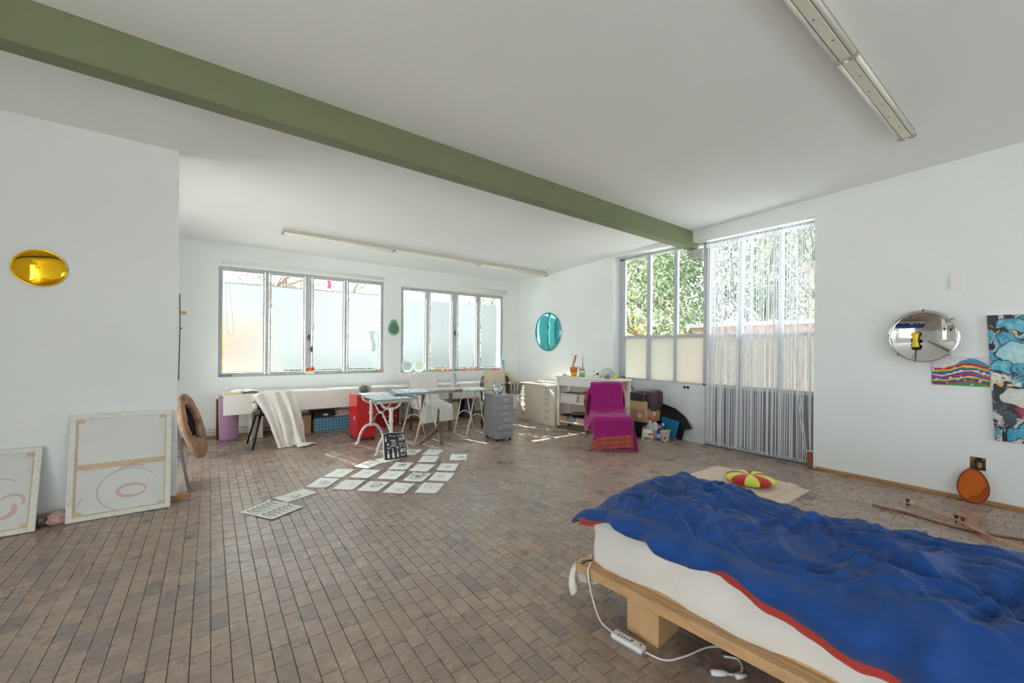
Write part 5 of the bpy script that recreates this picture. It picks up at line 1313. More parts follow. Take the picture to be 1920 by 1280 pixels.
table_sheet('pale drawing on the left end of the long glass table', (2.40, 5.80), 0.54, 0.56, -0.2, 0.760, 14, (228, 234, 244), [(196, 212, 228), (110, 116, 126), (60, 60, 70)])
table_sheet('pale drawing in the middle of the long glass table', (2.92, 5.72), 0.48, 0.54, -0.05, 0.760, 22, (232, 236, 244), [(206, 214, 228), (100, 104, 112), (50, 50, 60)])
table_sheet('pale drawing on the right end of the long glass table', (3.34, 5.62), 0.36, 0.50, -0.2, 0.760, 31, (230, 234, 242), [(200, 212, 226), (110, 110, 118), (50, 50, 60)])
t = thing('rolled_paper', 'loosely rolled cream paper along the front edge of the long glass table', 'paper roll', (2.78, 5.47, 0.76), radians(-9))
MB().grid(lambda u, v: (lerp(-.26, .26, v), .028 * cos(u * 7.5) * (1 - .2 * u), .030 + .028 * sin(u * 7.5) * (1 - .2 * u)), 26, 4).build('rolled_sheet', MATS['cream_paper'], t, smooth=True, solid=0.0015)
t = thing('grey_roll', 'upright grey paper roll standing on the long glass table', 'roll', (3.05, 5.72, 0.762))
MB().lathe([(.034, 0), (.036, .01), (.036, .13), (.034, .135), (.036, .14), (.036, .225), (.03, .232)], (0, 0, 0), 20).build('roll_body', mat('roll_grey', (176, 176, 178), 0.6), t, smooth=True); MB().lathe([(.014, .232), (.014, .236)], (0, 0, 0), 12).build('core', M_hole, t)
t = thing('copper_bowl', 'small copper bowl beside the grey paper roll', 'bowl', (3.055, 5.60, 0.762))
MB().lathe([(.014, 0), (.016, .006), (.040, .032), (.046, .046), (.043, .046), (.036, .032), (.012, .010)], (0, 0, 0), 22).build('bowl_body', mat('copper', (190, 112, 62), 0.3, metal=0.8), t, smooth=True); MB().lathe([(.018, -.0), (.020, .004), (.014, .008)], (0, 0, 0), 16).build('foot_ring', MATS['copper'], t, smooth=True)
for k, (x, y) in enumerate(((2.94, 5.43), (3.0, 5.42), (3.03, 5.43))):
    tag(MB().lathe([(.006, 0), (.011, .004), (.009, .012), (.003, .016)], (x, y, 0.7615), 10).build('black_pebble', M_black, smooth=True), ['leftmost', 'middle', 'rightmost'][k] + ' of three tiny black pebbles on the long glass table edge', 'pebble', 'black pebbles')

# ================================================================== COVERED ARMCHAIR
M_oak = mat('oak_brown', (122, 94, 74), 0.5, var=0.15, vscale=20)
t = thing('wooden_armchair', 'brown wooden armchair under a white cover behind the long glass table', 'chair', (3.02, 6.47, 0), radians(4))
for (x, y) in ((-.255, -.20), (.255, -.20)): MB().box((x, y, .31), (.05, .05, .62)).build('leg', M_oak, t, bevel=.005)
for (x, y) in ((-.235, .25), (.235, .25)): MB().tube([(x, y + .03, 0), (x, y, .45), (x, y + .06, .93)], .024, 8).build('leg', M_oak, t, smooth=True)
MB().box((0, .02, .42), (.50, .48, .06)).build('seat', M_oak, t, bevel=.008)
MB().box((0, .30, .86), (.50, .035, .12)).build('backrest', M_oak, t, bevel=.01)
for s in (-1, 1): MB().tube(bez([(s * .255, -.24, .62), (s * .265, -.1, .645), (s * .255, .12, .64), (s * .24, .27, .64)], 5), .022, 8).build('armrest', M_oak, t, smooth=True)
M_cover = mat('white_cover', (228, 224, 218), 0.85, sheen=0.2, bump=0.15, bscale=30)
cv = thing('chair_cover', 'white cloth cover draped over the wooden armchair', 'chair cover', (3.02, 6.47, 0), radians(4))
prof = [(.36, .80, 1, .1), (.35, .93, .8, .6), (.31, .955, 0, 1), (.27, .93, -.8, .5), (.22, .70, -1, .2), (.17, .50, -.8, .6), (.05, .475, 0, 1), (-.15, .475, 0, 1), (-.245, .46, -.7, .7), (-.27, .38, -1, .1), (-.285, .24, -1, 0), (-.29, .19, -1, 0)]
drape(prof, lambda v: lerp(.235, .245, v), lambda v: 0.13 if v < .55 else 0.10, lambda v: 0.16 if v < .55 else 0.10, 50, 90, 0.012, 4.0, 0.035).build('cover_sheet', M_cover, cv, smooth=True)
mb = drape(prof[4:8], .22, .02, .02, 20, 30, 0.02, 8.0, .02); mb.build('seat_cushion', M_cover, cv, smooth=True, solid=.03)
# branching driftwood under the table
t = thing('antler_branch', 'grey-brown forked driftwood branch standing under the long glass table', 'driftwood', (2.55, 5.56, 0))
M_drift = mat('driftwood', (112, 92, 74), 0.7, var=0.3, vscale=15, bump=0.4)
MB().tube([(2.71, 5.55, .50), (2.705, 5.56, .30), (2.70, 5.56, .22)], [.014, .018, .026], 8).build('stem', M_drift, t, world=True, smooth=True)
MB().tube([(2.70, 5.56, .25), (2.66, 5.58, .19), (2.56, 5.60, .09), (2.45, 5.63, .012)], [.024, .028, .024, .010], 8).build('prong', M_drift, t, world=True, smooth=True)
MB().tube([(2.69, 5.55, .20), (2.60, 5.53, .10), (2.42, 5.56, .012)], [.022, .016, .010], 8).build('prong', M_drift, t, world=True, smooth=True)
MB().tube([(2.70, 5.55, .23), (2.72, 5.48, .15), (2.68, 5.40, .012)], [.026, .022, .014], 8).build('prong', M_drift, t, world=True, smooth=True)
MB().tube([(2.71, 5.55, .24), (2.76, 5.56, .23)], [.016, .010], 8).build('stub', M_drift, t, world=True, smooth=True)

# ================================================================== BLACK METAL CHAIR WITH COAT
t = thing('hoop_chair', 'black metal hoop-back chair with a coat near the plan chest', 'chair', (4.12, 6.18, 0), radians(-30))
for (x, y) in ((-.20, -.20), (.20, -.20), (-.20, .2), (.20, .2)): MB().tube([(x * .9, y * .9, .45), (x * 1.2, y * 1.2, 0)], [.014, .011], 8).build('leg', M_black, t, smooth=True)
MB().lathe([(.20, .445), (.225, .45), (.225, .47), (.20, .475)], (0, 0, 0), 24).build('seat', M_black, t, smooth=True)
MB().tube(bez([(-.23, .16, .46), (-.25, .20, .70), (-.20, .24, .90), (0, .26, .95), (.20, .24, .90), (.25, .20, .70), (.23, .16, .46)], 8), .013, 8).build('back_hoop', M_black, t, smooth=True)
MB().tube(bez([(-.235, -.16, .47), (-.25, -.12, .74), (-.235, .05, .84), (-.20, .20, .88)], 8), .012, 8).build('arm_hoop', M_black, t, smooth=True)
MB().tube(bez([(.235, -.16, .47), (.25, -.12, .74), (.235, .05, .84), (.20, .20, .88)], 8), .012, 8).build('arm_hoop', M_black, t, smooth=True)
for z in (.62, .74): MB().tube(bez([(-.235, .17, z), (0, .25, z + .01), (.235, .17, z)], 6), .008, 6).build('back_bar', M_black, t, smooth=True)
ct = thing('beige_coat', 'beige coat slung over the hoop-back chair', 'coat', (4.12, 6.18, 0), radians(-30))
M_coat = mat('coat_beige', (206, 190, 168), 0.85, bump=0.2, bscale=50, sheen=0.2)
prof = [(.31, .55, 1, 0), (.31, .80, 1, .1), (.30, .95, .7, .7), (.25, .985, 0, 1), (.20, .95, -.8, .6), (.16, .78, -1, .1), (.13, .56, -1, 0), (.08, .495, -.5, .8), (-.06, .485, 0, 1)]
drape(prof, .17, .06, .14, 44, 70, 0.03, 12.0, .06).build('coat_body', M_coat, ct, smooth=True, solid=.012)
MB().tube(bez([(.16, .24, .97), (.26, .22, .93), (.33, .18, .84), (.36, .14, .74), (.34, .12, .70)], 6), [.05] * 5 + [.06] * 10 + [.05] * 10, 10).build('sleeve', M_coat, ct, smooth=True)
for k, (x, z) in enumerate(((-.02, .80), (.03, .70), (.06, .60))): MB().lathe([(.010, 0), (.010, .006)], (x, .125 - .01 * k, z), 10).build('button', M_black, ct)
t = thing('wire_basket', 'grey slatted waste basket hanging behind the glass vessel', 'basket', (4.33, 5.86, 0.60))
rb = [(0.085 + .045 * v, v) for v in (0, 1)]
for k in range(22):
    a = 2 * pi * k / 22; MB().tube([(.085 * cos(a), .085 * sin(a), 0), (.125 * cos(a), .125 * sin(a), .19)], .005, 5).build('slat', M_black if k % 2 else M_cap, t)
for (r, z) in ((.085, 0), (.127, .19)): MB().tube([(r * cos(2 * pi * i / 24), r * sin(2 * pi * i / 24), z) for i in range(25)], .007, 6).build('ring', M_cap, t, smooth=True)
MB().tube([(-.03, .03, .10), (-.10, .16, .14), (-.16, .22, .15)], .006, 6).build('hook', M_black, t); MB().lathe([(.082, 0), (.082, .004)], (0, 0, 0), 20).build('base', M_cap, t)
# small units seen below the table
t = thing('cream_drawer_unit', 'small cream drawer unit under the desk behind the trestles', 'drawer unit', (3.83, 7.36, 0))
MB().box((0, 0, .17), (.26, .26, .34)).build('body', mat('cream_plastic', (222, 206, 184), 0.5), t, bevel=.004)
for z in (.06, .14, .22, .30): d = MB().box((0, -.134, z), (.245, .01, .07)).build('drawer', MATS['cream_plastic'], t, bevel=.002); MB().box((0, -.142, z + .01), (.06, .008, .008)).build('handle', M_cap, d)
t = thing('patterned_bin', 'dark patterned fabric bin under the desk beside the cream drawers', 'bin', (4.20, 7.34, 0))
MB().box((0, 0, .16), (.24, .24, .32)).build('body', mat('dark_pattern', (72, 66, 84), 0.7, var=0.9, vscale=40), t, bevel=.01); MB().box((0, 0, .335), (.25, .25, .03)).build('rim_band', mat('plum', (44, 32, 52), 0.6), t)
tag(MB().box((4.22, 7.34, .372), (.07, .07, .042), .3).build('wood_cube', mat('cube_wood', (196, 150, 84), 0.6), bevel=.003), 'small wooden cube lying on the dark patterned bin', 'wood cube')

# ================================================================== TOTE BAG
t = thing('tote_bag', 'black tote bag with white print standing on the floor by the small glass table', 'bag', (1.90, 5.10, 0), radians(1))
tw, th_ = 0.29, 0.305
def tote_fn(u, v, s=1):
    bul = 0.045 * sin(pi * u) ** .6 * (1 - v) ** .5 + 0.018
    return (lerp(-tw / 2, tw / 2, u) * (1 - .05 * v), s * -bul + 0.075 * v, lerp(0.004, th_, v) + .006 * sin(u * 6) * v)
MB().grid(lambda u, v: tote_fn(u, v, 1), 16, 16).build('front', mat('tote_black', (52, 54, 56), 0.8), t, smooth=True, solid=.003)
MB().grid(lambda u, v: tote_fn(u, v, -1), 16, 16).build('back', mat('tote_white', (214, 210, 204), 0.8), t, smooth=True, solid=.003)
for x in (-1, 1): MB().grid(lambda u, v: (x * tw / 2 * (1 - .05 * v), lerp(-1, 1, u) * (.018 + .0 * v) + .075 * v, lerp(.004, th_, v)), 3, 8).build('gusset', MATS['tote_white'], t, solid=.003)
M_print = mat('print_white', (222, 222, 220), 0.8)
def tprint(poly, name='print_shape'):
    mb = MB(); n = len(poly); vs = []
    for (a, b) in poly:
        x, y, z = tote_fn(a, b); vs.append((x, y - .0035, z))
    mb.add(vs, [tuple(range(n))]); mb.build(name, M_print, t)
def R(a0, a1, b0, b1): tprint([(a0, b0), (a1, b0), (a1, b1), (a0, b1)])
def bottle_p(x, y, s): tprint([(x - .05 * s, y), (x + .05 * s, y), (x + .05 * s, y + .15 * s), (x + .018 * s, y + .24 * s), (x + .018 * s, y + .36 * s), (x - .018 * s, y + .36 * s), (x - .018 * s, y + .24 * s), (x - .05 * s, y + .15 * s)], 'bottle_print')
bottle_p(.34, .06, 1.0); bottle_p(.54, .08, .75); bottle_p(.14, .07, .8); bottle_p(.08, .70, .6)
tprint([(.155 + (.06 if k % 2 == 0 else .026) * cos(pi / 2 + k * pi / 5), .58 + (.06 if k % 2 == 0 else .026) * sin(pi / 2 + k * pi / 5)) for k in range(10)], 'star_print')
for (a, b, ln, h) in ((.62, .90, .26, .03), (.28, .70, .24, .045), (.30, .63, .22, .035), (.30, .56, .24, .03), (.26, .49, .26, .035), (.64, .58, .28, .028), (.66, .13, .28, .025), (.70, .09, .22, .022), (.24, .89, .12, .03), (.42, .87, .12, .035), (.12, .42, .14, .05), (.50, .40, .10, .07)):
    k = max(2, int(ln / .03)); rgt_ = random.Random(int(a * 100 + b * 1000))
    for i in range(k):
        x = a + ln * i / k; hh = h * rgt_.uniform(.6, 1.2); R(x, x + ln / k * .72, b, b + hh)
for (a0, a1, b0, b1) in ((.66, .94, .70, .84), (.66, .94, .44, .54), (.66, .82, .22, .38)):
    e = .012; R(a0, a1, b0, b0 + e); R(a0, a1, b1 - e, b1); R(a0, a0 + e, b0, b1); R(a1 - e, a1, b0, b1)
    for i in range(4): x = lerp(a0 + .04, a1 - .06, i / 3); R(x, x + .03, b0 + .035, b1 - .035)
R(.86, .89, .22, .40); R(.92, .945, .20, .38)
for s in (0, 1): MB().tube(bez([(.10, .02 + .05 * s, .285), (.16, .05, .16), (.20, .04, .05), (.27 + .04 * s, .02, .012)], 6), .007, 6).build('handle_strap', MATS['tote_white'], t, smooth=True)

# ================================================================== DRAWINGS ON THE FLOOR
M_ink = mat('black_ink', (34, 34, 38), 0.7); M_sketch = mat('drawing_paper', (250, 249, 244), 0.8, var=0.02, vscale=3)
papers = [  # x, y, angle of the short side, label, ink weight
 (0.385, 4.165, -52, 'large bold-lettered sheet lying half under another at the left end of the trail of drawings', 3),
 (0.485, 4.00, -58, 'sheet with bold black letters, nearest the camera in the trail of drawings', 3),
 (0.66, 4.34, -66, 'sheet with thin looping strokes lying alone between the bold letters and the rows', 1),
 (0.95, 4.58, -38, 'drawing with a cloudlike loop, leftmost of the front row', 1),
 (1.15, 4.37, -40, 'drawing with faint fine marks, second from left in the front row', 0),
 (1.34, 4.18, -42, 'drawing with a dense black knot, third in the front row', 2),
 (1.53, 3.99, -43, 'drawing with a tall double loop, second from right in the front row', 1),
 (1.78, 3.82, -42, 'drawing with a round scribble, rightmost of the front row', 1),
 (1.17, 4.83, -42, 'nearly empty drawing with two short dashes, leftmost of the second row', 0),
 (1.40, 4.65, -45, 'drawing with one faint curve, second from left in the second row', 0),
 (1.62, 4.44, -42, 'drawing with fine wiry lines, third in the second row', 0),
 (1.82, 4.22, -44, 'drawing with big bold rings, second from right in the second row', 3),
 (2.04, 4.08, -42, 'drawing with light scattered strokes, rightmost of the second row', 0),
 (1.54, 5.00, -55, 'drawing with curled strokes, leftmost of the third row', 1),
 (1.83, 4.72, -39, 'drawing with a black blot, second in the third row', 2),
 (2.01, 4.51, -44, 'drawing with thin crossed lines, third in the third row', 0),
 (2.26, 4.37, -38, 'drawing with repeated arcs, rightmost of the third row', 1),
 (1.83, 5.10, -74, 'drawing with check marks just in front of the tote bag', 2),
 (2.23, 4.82, -36, 'almost blank drawing lying in front of the farthest sheet', 0),
 (2.18, 5.27, -43, 'drawing with a flattened oval touching the tote bag', 2),
 (2.42, 5.10, -43, 'drawing with a faint horizontal line, farthest sheet right of the tote bag', 0),
 (2.58, 4.69, -34, 'drawing with a small scrawl lying apart at the right end of the rows', 1)]
for i, (x, y, ang, label, wt) in enumerate(papers):
    rg = random.Random(100 + i)
    a = radians(ang)
    t = thing('floor_drawing', label, 'drawing', (x, y, 0.0008 + (0.002 if i == 1 else 0)), a, 'drawings spread on the floor')
    w, h = (0.215, 0.302)
    cl = rg.uniform(.004, .010)
    def zp(px, py): return 0.0015 + cl * (max(0, abs(px / w) * 2 - .55)) ** 2 * 2 + cl * .5 * max(0, -py / h - .2) + (0.004 * (py > .08) * 0)
    MB().grid(lambda u, v: ((u - .5) * w, (v - .5) * h, zp((u - .5) * w, (v - .5) * h)), 8, 10).build('sheet', M_sketch, t, smooth=True, solid=0.001)
    mb = MB()
    def stroke(pts, wd):
        pts = bez([(p[0], p[1], 0) for p in pts], 7); vs = []; n = len(pts)
        for k, q in enumerate(pts):
            d = (pts[min(k + 1, n - 1)] - pts[max(k - 1, 0)]); d = d.normalized() if d.length > 1e-6 else Vector((1, 0, 0))
            s_ = Vector((-d.y, d.x, 0)) * wd * (.4 + .6 * sin(pi * (k + .5) / n))
            for sg in (-1, 1):
                e = q + s_ * sg; e.x = max(-w * .47, min(w * .47, e.x)); e.y = max(-h * .47, min(h * .47, e.y)); vs.append((e.x, e.y, zp(e.x, e.y) + .0011))
        mb.add(vs, [(2 * k, 2 * k + 1, 2 * k + 3, 2 * k + 2) for k in range(n - 1)])
    ns = [3, 4, 5, 6][wt]; wd = [.0013, .0022, .0034, .0044][wt]; sp = [.05, .06, .05, .09][wt]
    cx, cy = rg.uniform(-.02, .02), rg.uniform(-.04, .03)
    for s in range(ns):
        ph = rg.random() * 6.28; rr = rg.uniform(.3, 1) * sp; turns = rg.uniform(.5, 1.6) * 6.28
        ox, oy = cx + rg.uniform(-1, 1) * sp * .7, cy + rg.uniform(-1, 1) * sp
        if wt == 3 and i < 2:
            ox = (s - 2.5) * .0; oy = -.12 + s * .047
            stroke([(.06 - .01 * s, oy), (-.05, oy + .01), (-.06, oy + .03), (.03, oy + .035), (.07, oy + .045)], wd)
        else:
            k = rg.randint(4, 7); stroke([(ox + rr * cos(ph + turns * j / k) * (1 - .06 * j), oy + rr * .8 * sin(ph + turns * j / k) + .008 * j) for j in range(k)], wd)
    mb.build('ink_drawing', M_ink, t)

# ================================================================== PLAN CHEST
M_chest = mat('chest_cream', (228, 218, 202), 0.45, spec=0.4); M_hold = mat('holder_metal', (104, 98, 90), 0.4, metal=0.6)
t = thing('plan_chest', 'cream flat-file plan chest with seven drawers in the corner', 'plan chest', (5.37, 6.127, 0))
MB().bb(-0.375, 0.385, -0.556, 0.556, 0.045, 0.70).build('body', M_chest, t, bevel=.004)
MB().bb(-0.40, 0.39, -0.565, 0.565, 0.70, 0.722).build('top', M_chest, t, bevel=.004)
MB().bb(-0.375, 0.385, -0.556, 0.556, 0.0, 0.045).build('plinth', M_chest, t)
hs = [.062, .062, .066, .070, .122, .126, .130]; z = 0.695
for h in hs:
    zc = z - h / 2; z -= h
    d = MB().box((-0.379, 0, zc), (0.014, 1.095, h - .007)).build('drawer', M_chest, t, bevel=.002)
    for y in (.36, -.36):
        for (c, s) in (((-.388, y, zc + .016), (.005, .10, .004)), ((-.388, y, zc - .016), (.005, .10, .004)), ((-.388, y - .048, zc), (.005, .004, .032)), ((-.388, y + .048, zc), (.005, .004, .032))):
            MB().box(c, s).build('label_holder', M_hold, d)
    MB().tube([(-.386, -.075, zc + .008), (-.412, -.065, zc + .002), (-.412, .065, zc + .002), (-.386, .075, zc + .008)], .005, 6).build('handle', M_chest, d, smooth=True)
# on the chest
t = thing('red_ruler', 'red and brown ruler lying on the plan chest', 'ruler', (5.20, 6.30, .7235), radians(70))
MB().box((0, 0, .004), (.36, .035, .006)).build('blade', mat('ruler_red', (226, 98, 80), 0.5), t, bevel=.001); MB().box((.10, 0, .0095), (.02, .03, .005)).build('slider', M_hold, t)
t = thing('green_pot', 'small pale green pot on the plan chest', 'pot', (5.48, 5.80, .7235))
MB().lathe([(.040, 0), (.044, .004), (.058, .095), (.064, .10), (.060, .10), (.040, .012)], (0, 0, 0), 20).build('pot_body', mat('pale_green', (214, 226, 176), 0.4), t, smooth=True); MB().lathe([(.05, .09), (.03, .094)], (0, 0, 0), 14).build('soil', mat('soil', (120, 104, 84), 0.9), t)
t = thing('white_lamp_disc', 'flat white dish beside the pale green pot', 'dish', (5.52, 6.02, .7235)); MB().lathe([(.03, 0), (.04, .01), (.09, .05), (.10, .06), (.095, .06), (.03, .02)], (0, 0, 0), 22).build('dish_body', M_white, t, smooth=True); MB().lathe([(.012, .012), (.012, .035)], (0, 0, 0), 10).build('knob', M_hold, t)
for k, (x, y, r_, lb) in enumerate(((5.15, 5.85, .3, 'front sheet of white paper on the plan chest'), (5.25, 5.68, -.2, 'white sheet of paper on the right end of the plan chest'))):
    tag(MB().box((x, y, .7245 + .0015 * k), (.30, .21, .0012), r_).build('paper_sheet', MATS['paper']), lb, 'paper', 'sheets on the plan chest')

# ================================================================== WHITE WORKBENCH SHELF
t = thing('shelf_bench', 'white open shelf bench with two shelves beside the plan chest', 'shelf', (4.93, 5.44, 0), radians(-80) )
# local x runs along the front to the right, local y goes back
M_bench = mat('bench_white', (230, 226, 220), 0.45)
LB, DB = 1.22, 0.36
MB().bb(-.02, LB + .02, -.02, DB, .885, .915).build('top', M_bench, t, bevel=.004)
MB().bb(.02, LB - .02, .0, .018, .755, .885).build('apron', M_bench, t, bevel=.002)
for x in (0.0, LB - .05):
    for y in (0.0, DB - .05): MB().bb(x, x + .05, y, y + .05, .05, .885).build('leg', M_bench, t, bevel=.003); MB().lathe([(.022, 0), (.022, .03), (.012, .034), (.012, .05)], (x + .025, y + .025, 0), 12).build('caster', M_hold, t)
for (z, nm) in ((.485, 'shelf'), (.145, 'shelf')): MB().bb(.0, LB, .004, DB - .004, z - .03, z).build(nm, M_bench, t, bevel=.003)
MB().bb(.02, LB - .02, DB - .02, DB - .004, .145, .88).build('back_panel', mat('bench_back', (222, 208, 186), 0.6), t)
MB().bb(.58, .60, .02, DB - .02, .145, .455).build('divider', M_bench, t)
BQ = Matrix.Translation((4.93, 5.44, 0)) @ Matrix.Rotation(radians(-80), 4, 'Z')
def on_bench(x, y, z): return tuple(BQ @ Vector((x, y, z)))
BR = radians(-80)
# on top
t = thing('orange_glass', 'orange and yellow glass beaker holding a flat brush', 'glass', on_bench(.24, .16, .916))
MB().lathe([(.040, 0), (.046, .006), (.060, .075)], (0, 0, 0), 22).build('lower_glass', mat('yellow_glass', (232, 168, 20), 0.15, spec=0.7), t, smooth=True)
MB().lathe([(.060, .075), (.066, .125), (.068, .16), (.064, .16), (.058, .08)], (0, 0, 0), 22).build('upper_glass', mat('orange_glass', (224, 110, 40), 0.15, spec=0.7), t, smooth=True)
MB().tube([(-.02, .0, .03), (.0, .01, .20), (.02, .012, .26)], [.008, .012, .016], 8).build('brush_handle', mat('brush_wood', (168, 112, 80), 0.5), t, smooth=True)
MB().prism([(-.018, 0), (.018, 0), (.03, .12), (-.03, .12)], (.02, .012, .25), Vector((.95, .3, 0)), Vector((.22, 0, .97)), .014).build('brush_head', mat('brush_brown', (176, 112, 84), 0.7), t); MB().tube([(-.04, .02, .05), (-.01, .03, .25), (-.015, .03, .40)], .004, 6).build('green_stick', mat('lime_stick', (160, 196, 90), 0.5), t)
t = thing('twig_glass', 'green glass jar holding dark twigs', 'glass', on_bench(.42, .15, .916))
MB().lathe([(.042, 0), (.048, .006), (.050, .06)], (0, 0, 0), 20).build('lower_glass', mat('green_jar', (128, 156, 70), 0.2, spec=0.7), t, smooth=True); MB().lathe([(.050, .06), (.052, .115), (.048, .115)], (0, 0, 0), 20).build('upper_glass', mat('pale_jar', (204, 214, 176), 0.2, spec=0.7), t, smooth=True)
MB().lathe([(.047, .116), (.047, .128)], (0, 0, 0), 18).build('dark_rim', M_hole, t)
for (dx, dy, h_, r_) in ((.07, .05, .36, .006), (-.03, .06, .20, .006), (-.06, .0, .16, .004), (.01, -.02, .19, .005), (-.01, .03, .17, .005)): MB().tube([(dx * .2, dy * .2, .03), (dx * .6, dy * .6, h_ * .6), (dx, dy, h_)], [r_, r_, r_ * .6], 6).build('twig', mat('twig_grey', (110, 102, 94), 0.8), t)
t = thing('ink_card', 'small white card with a black ink animal leaning on the bench', 'card', on_bench(.66, .20, .916), BR)
MB().box((0, .012, .062), (.135, .004, .124)).build('card', MATS['paper'], t)
body = [(-.055, .018), (-.048, .03), (-.03, .036), (-.01, .058), (.02, .066), (.03, .085), (.05, .082), (.056, .06), (.052, .03), (.042, .022), (.036, .044), (.016, .05), (.004, .038), (-.012, .044), (-.03, .024), (-.042, .02)]
MB().prism(body, (0, .0095, .0), (1, 0, 0), (0, 0, 1), .0008).build('ink_shape', M_ink, t); MB().prism([(-.055, .085), (-.045, .085), (-.042, .105), (-.052, .108)], (0, .0095, 0), (1, 0, 0), (0, 0, 1), .0008).build('ink_spot', M_ink, t)
t = thing('glass_arch', 'clear half-round glass disc standing on the bench', 'glass disc', on_bench(.88, .22, .916), BR)
MB().prism([(.12 * cos(pi * i / 24), .12 * sin(pi * i / 24) + .04) for i in range(25)] + [(-.12, 0), (.12, 0)], (0, 0, 0), (1, 0, 0), (0, 0, 1), .008).build('disc', clear_glass('disc_glass', (244, 248, 245), 0.5), t)
MB().tube([(.12 * cos(pi * i / 24), -.004, .12 * sin(pi * i / 24) + .04) for i in range(25)], .004, 6).build('disc_edge', mat('disc_rim', (186, 194, 184), 0.2), t, smooth=True)
p_ = on_bench(.97, .06, .916); rock('grey_pebble_pile', 'rough grey mineral lump on the front of the bench', p_, .045, MATS['grey_stone'], 33.0, .8)
p_ = on_bench(.78, .16, .916); rock('white_pebble', 'small pale stone behind the ink card', p_, .026, MATS['white_stone'], 37.0, .8)
p_ = on_bench(.07, .12, .916); rock('pale_block_stone', 'small pale stone at the left end of the bench', p_, .030, MATS['white_stone'], 41.0, .7)
t = thing('yellow_cup', 'small yellow cup on the right end of the bench', 'cup', on_bench(1.08, .14, .916)); MB().lathe([(.024, 0), (.028, .004), (.032, .055), (.028, .055), (.022, .01)], (0, 0, 0), 18).build('cup_body', mat('cup_yellow', (232, 214, 70), 0.35), t, smooth=True); MB().box((.0, -.031, .03), (.02, .004, .02)).build('cup_mark', mat('olive', (110, 96, 30), 0.5), t)
# shelf contents
def book(label, x, y, z, w, d, h, col, rz=0.0, group='books on the upper bench shelf', page=(236, 230, 220)):
    t = thing('book', label, 'book', on_bench(x, y, z), BR + rz, group)
    MB().box((0, 0, h / 2), (w - .006, d - .006, h - .004)).build('pages', mat('pages_%d' % page[0], page, 0.8), t)
    MB().box((0, 0, h - .0015), (w, d, .003)).box((0, 0, .0015), (w, d, .003)).box((0, d / 2 - .0015, h / 2), (w, .003, h - .006)).build('cover', mat('cover_%d_%d_%d' % col, col, 0.5), t)
zz = .486
for k, (c, lb) in enumerate((((236, 232, 224), 'lowest white book in the left stack on the bench shelf'), ((228, 224, 216), 'second white book in the left stack on the bench shelf'), ((222, 216, 206), 'third white book in the left stack on the bench shelf'), ((84, 88, 96), 'dark grey folder on top of the left stack on the bench shelf'))):
    book(lb, .22, .17, zz, .34, .27, .034, c, .03 * (k - 1)); zz += .0345
zz = .486
for k, (c, lb) in enumerate((((196, 150, 40), 'lowest ochre book in the right stack on the bench shelf'), ((232, 190, 186), 'pink magazine in the right stack on the bench shelf'), ((236, 206, 200), 'pale pink magazine in the right stack on the bench shelf'), ((190, 140, 80), 'brown book in the right stack on the bench shelf'), ((206, 166, 90), 'topmost tan book in the right stack on the bench shelf'))):
    book(lb, .58, .15, zz, .30, .22, .026, c, .12 * (k % 3 - 1)); zz += .0265
t = thing('red_pan', 'red pan with black handle lying on the stacked books', 'pan', on_bench(.60, .17, zz + .001), BR)
MB().lathe([(.10, 0), (.12, .008), (.135, .040), (.140, .042), (.128, .036), (.11, .012)], (0, 0, 0), 26).build('pan_body', mat('pan_red', (226, 50, 44), 0.35), t, smooth=True)
MB().tube([(.135, 0, .035), (.22, .0, .045), (.32, 0, .045)], [.010, .013, .014], 8).build('pan_handle', M_black, t, smooth=True)
# lower shelf
t = thing('black_portfolio', 'black portfolio folder lying open on the lower bench shelf', 'portfolio', on_bench(.36, .17, .222), BR)
MB().grid(lambda u, v: (lerp(-.30, .34, u), lerp(-.15, .15, v), .006 + .03 * abs(u - .45) * 2 * (1 if u > .45 else .5)), 14, 4).build('folder_sheet', mat('folder_black', (40, 40, 42), 0.5), t, smooth=True, solid=.006)
t = thing('grey_disc_plate', 'grey-brown round plate resting on the black portfolio', 'plate', on_bench(.34, .18, .252)); MB().lathe([(.06, 0), (.10, .008), (.145, .020), (.15, .024), (.10, .03), (.05, .034)], (0, 0, 0), 28).build('plate_body', mat('plate_taupe', (140, 128, 116), 0.6), t, smooth=True); MB().lathe([(.03, .034), (.03, .04)], (0, 0, 0), 14).build('boss', mat('plate_taupe_dark', (110, 100, 92), 0.6), t)
for k, (x, w, c, lb) in enumerate(((.12, .14, (200, 170, 140), 'small tan box at the left of the lower bench shelf'), (.28, .16, (150, 152, 156), 'small grey box in the middle of the lower bench shelf'), (.46, .17, (206, 176, 148), 'small beige box next to the grey box on the lower bench shelf'))):
    t = thing('storage_box', lb, 'box', on_bench(x, .17, .146), BR, 'small boxes on the lower bench shelf'); MB().box((0, 0, .028), (w, .25, .056)).build('body', mat('sbox%d' % k, c, 0.7), t, bevel=.002); MB().box((0, 0, .065), (w + .002, .252, .016)).build('lid', mat('sbox%d' % k, c, 0.7), t, bevel=.002)
t = thing('white_box', 'white box with red edge on the right of the lower bench shelf', 'box', on_bench(.78, .15, .146), BR); MB().box((0, 0, .065), (.32, .24, .10)).build('body', M_white, t, bevel=.002); MB().box((0, 0, .0075), (.30, .24, .014)).build('red_base', mat('book_red', (170, 60, 56), 0.6), t); MB().box((0, 0, .12), (.324, .244, .01)).build('lid', mat('lid_tan', (196, 160, 130), 0.6), t)
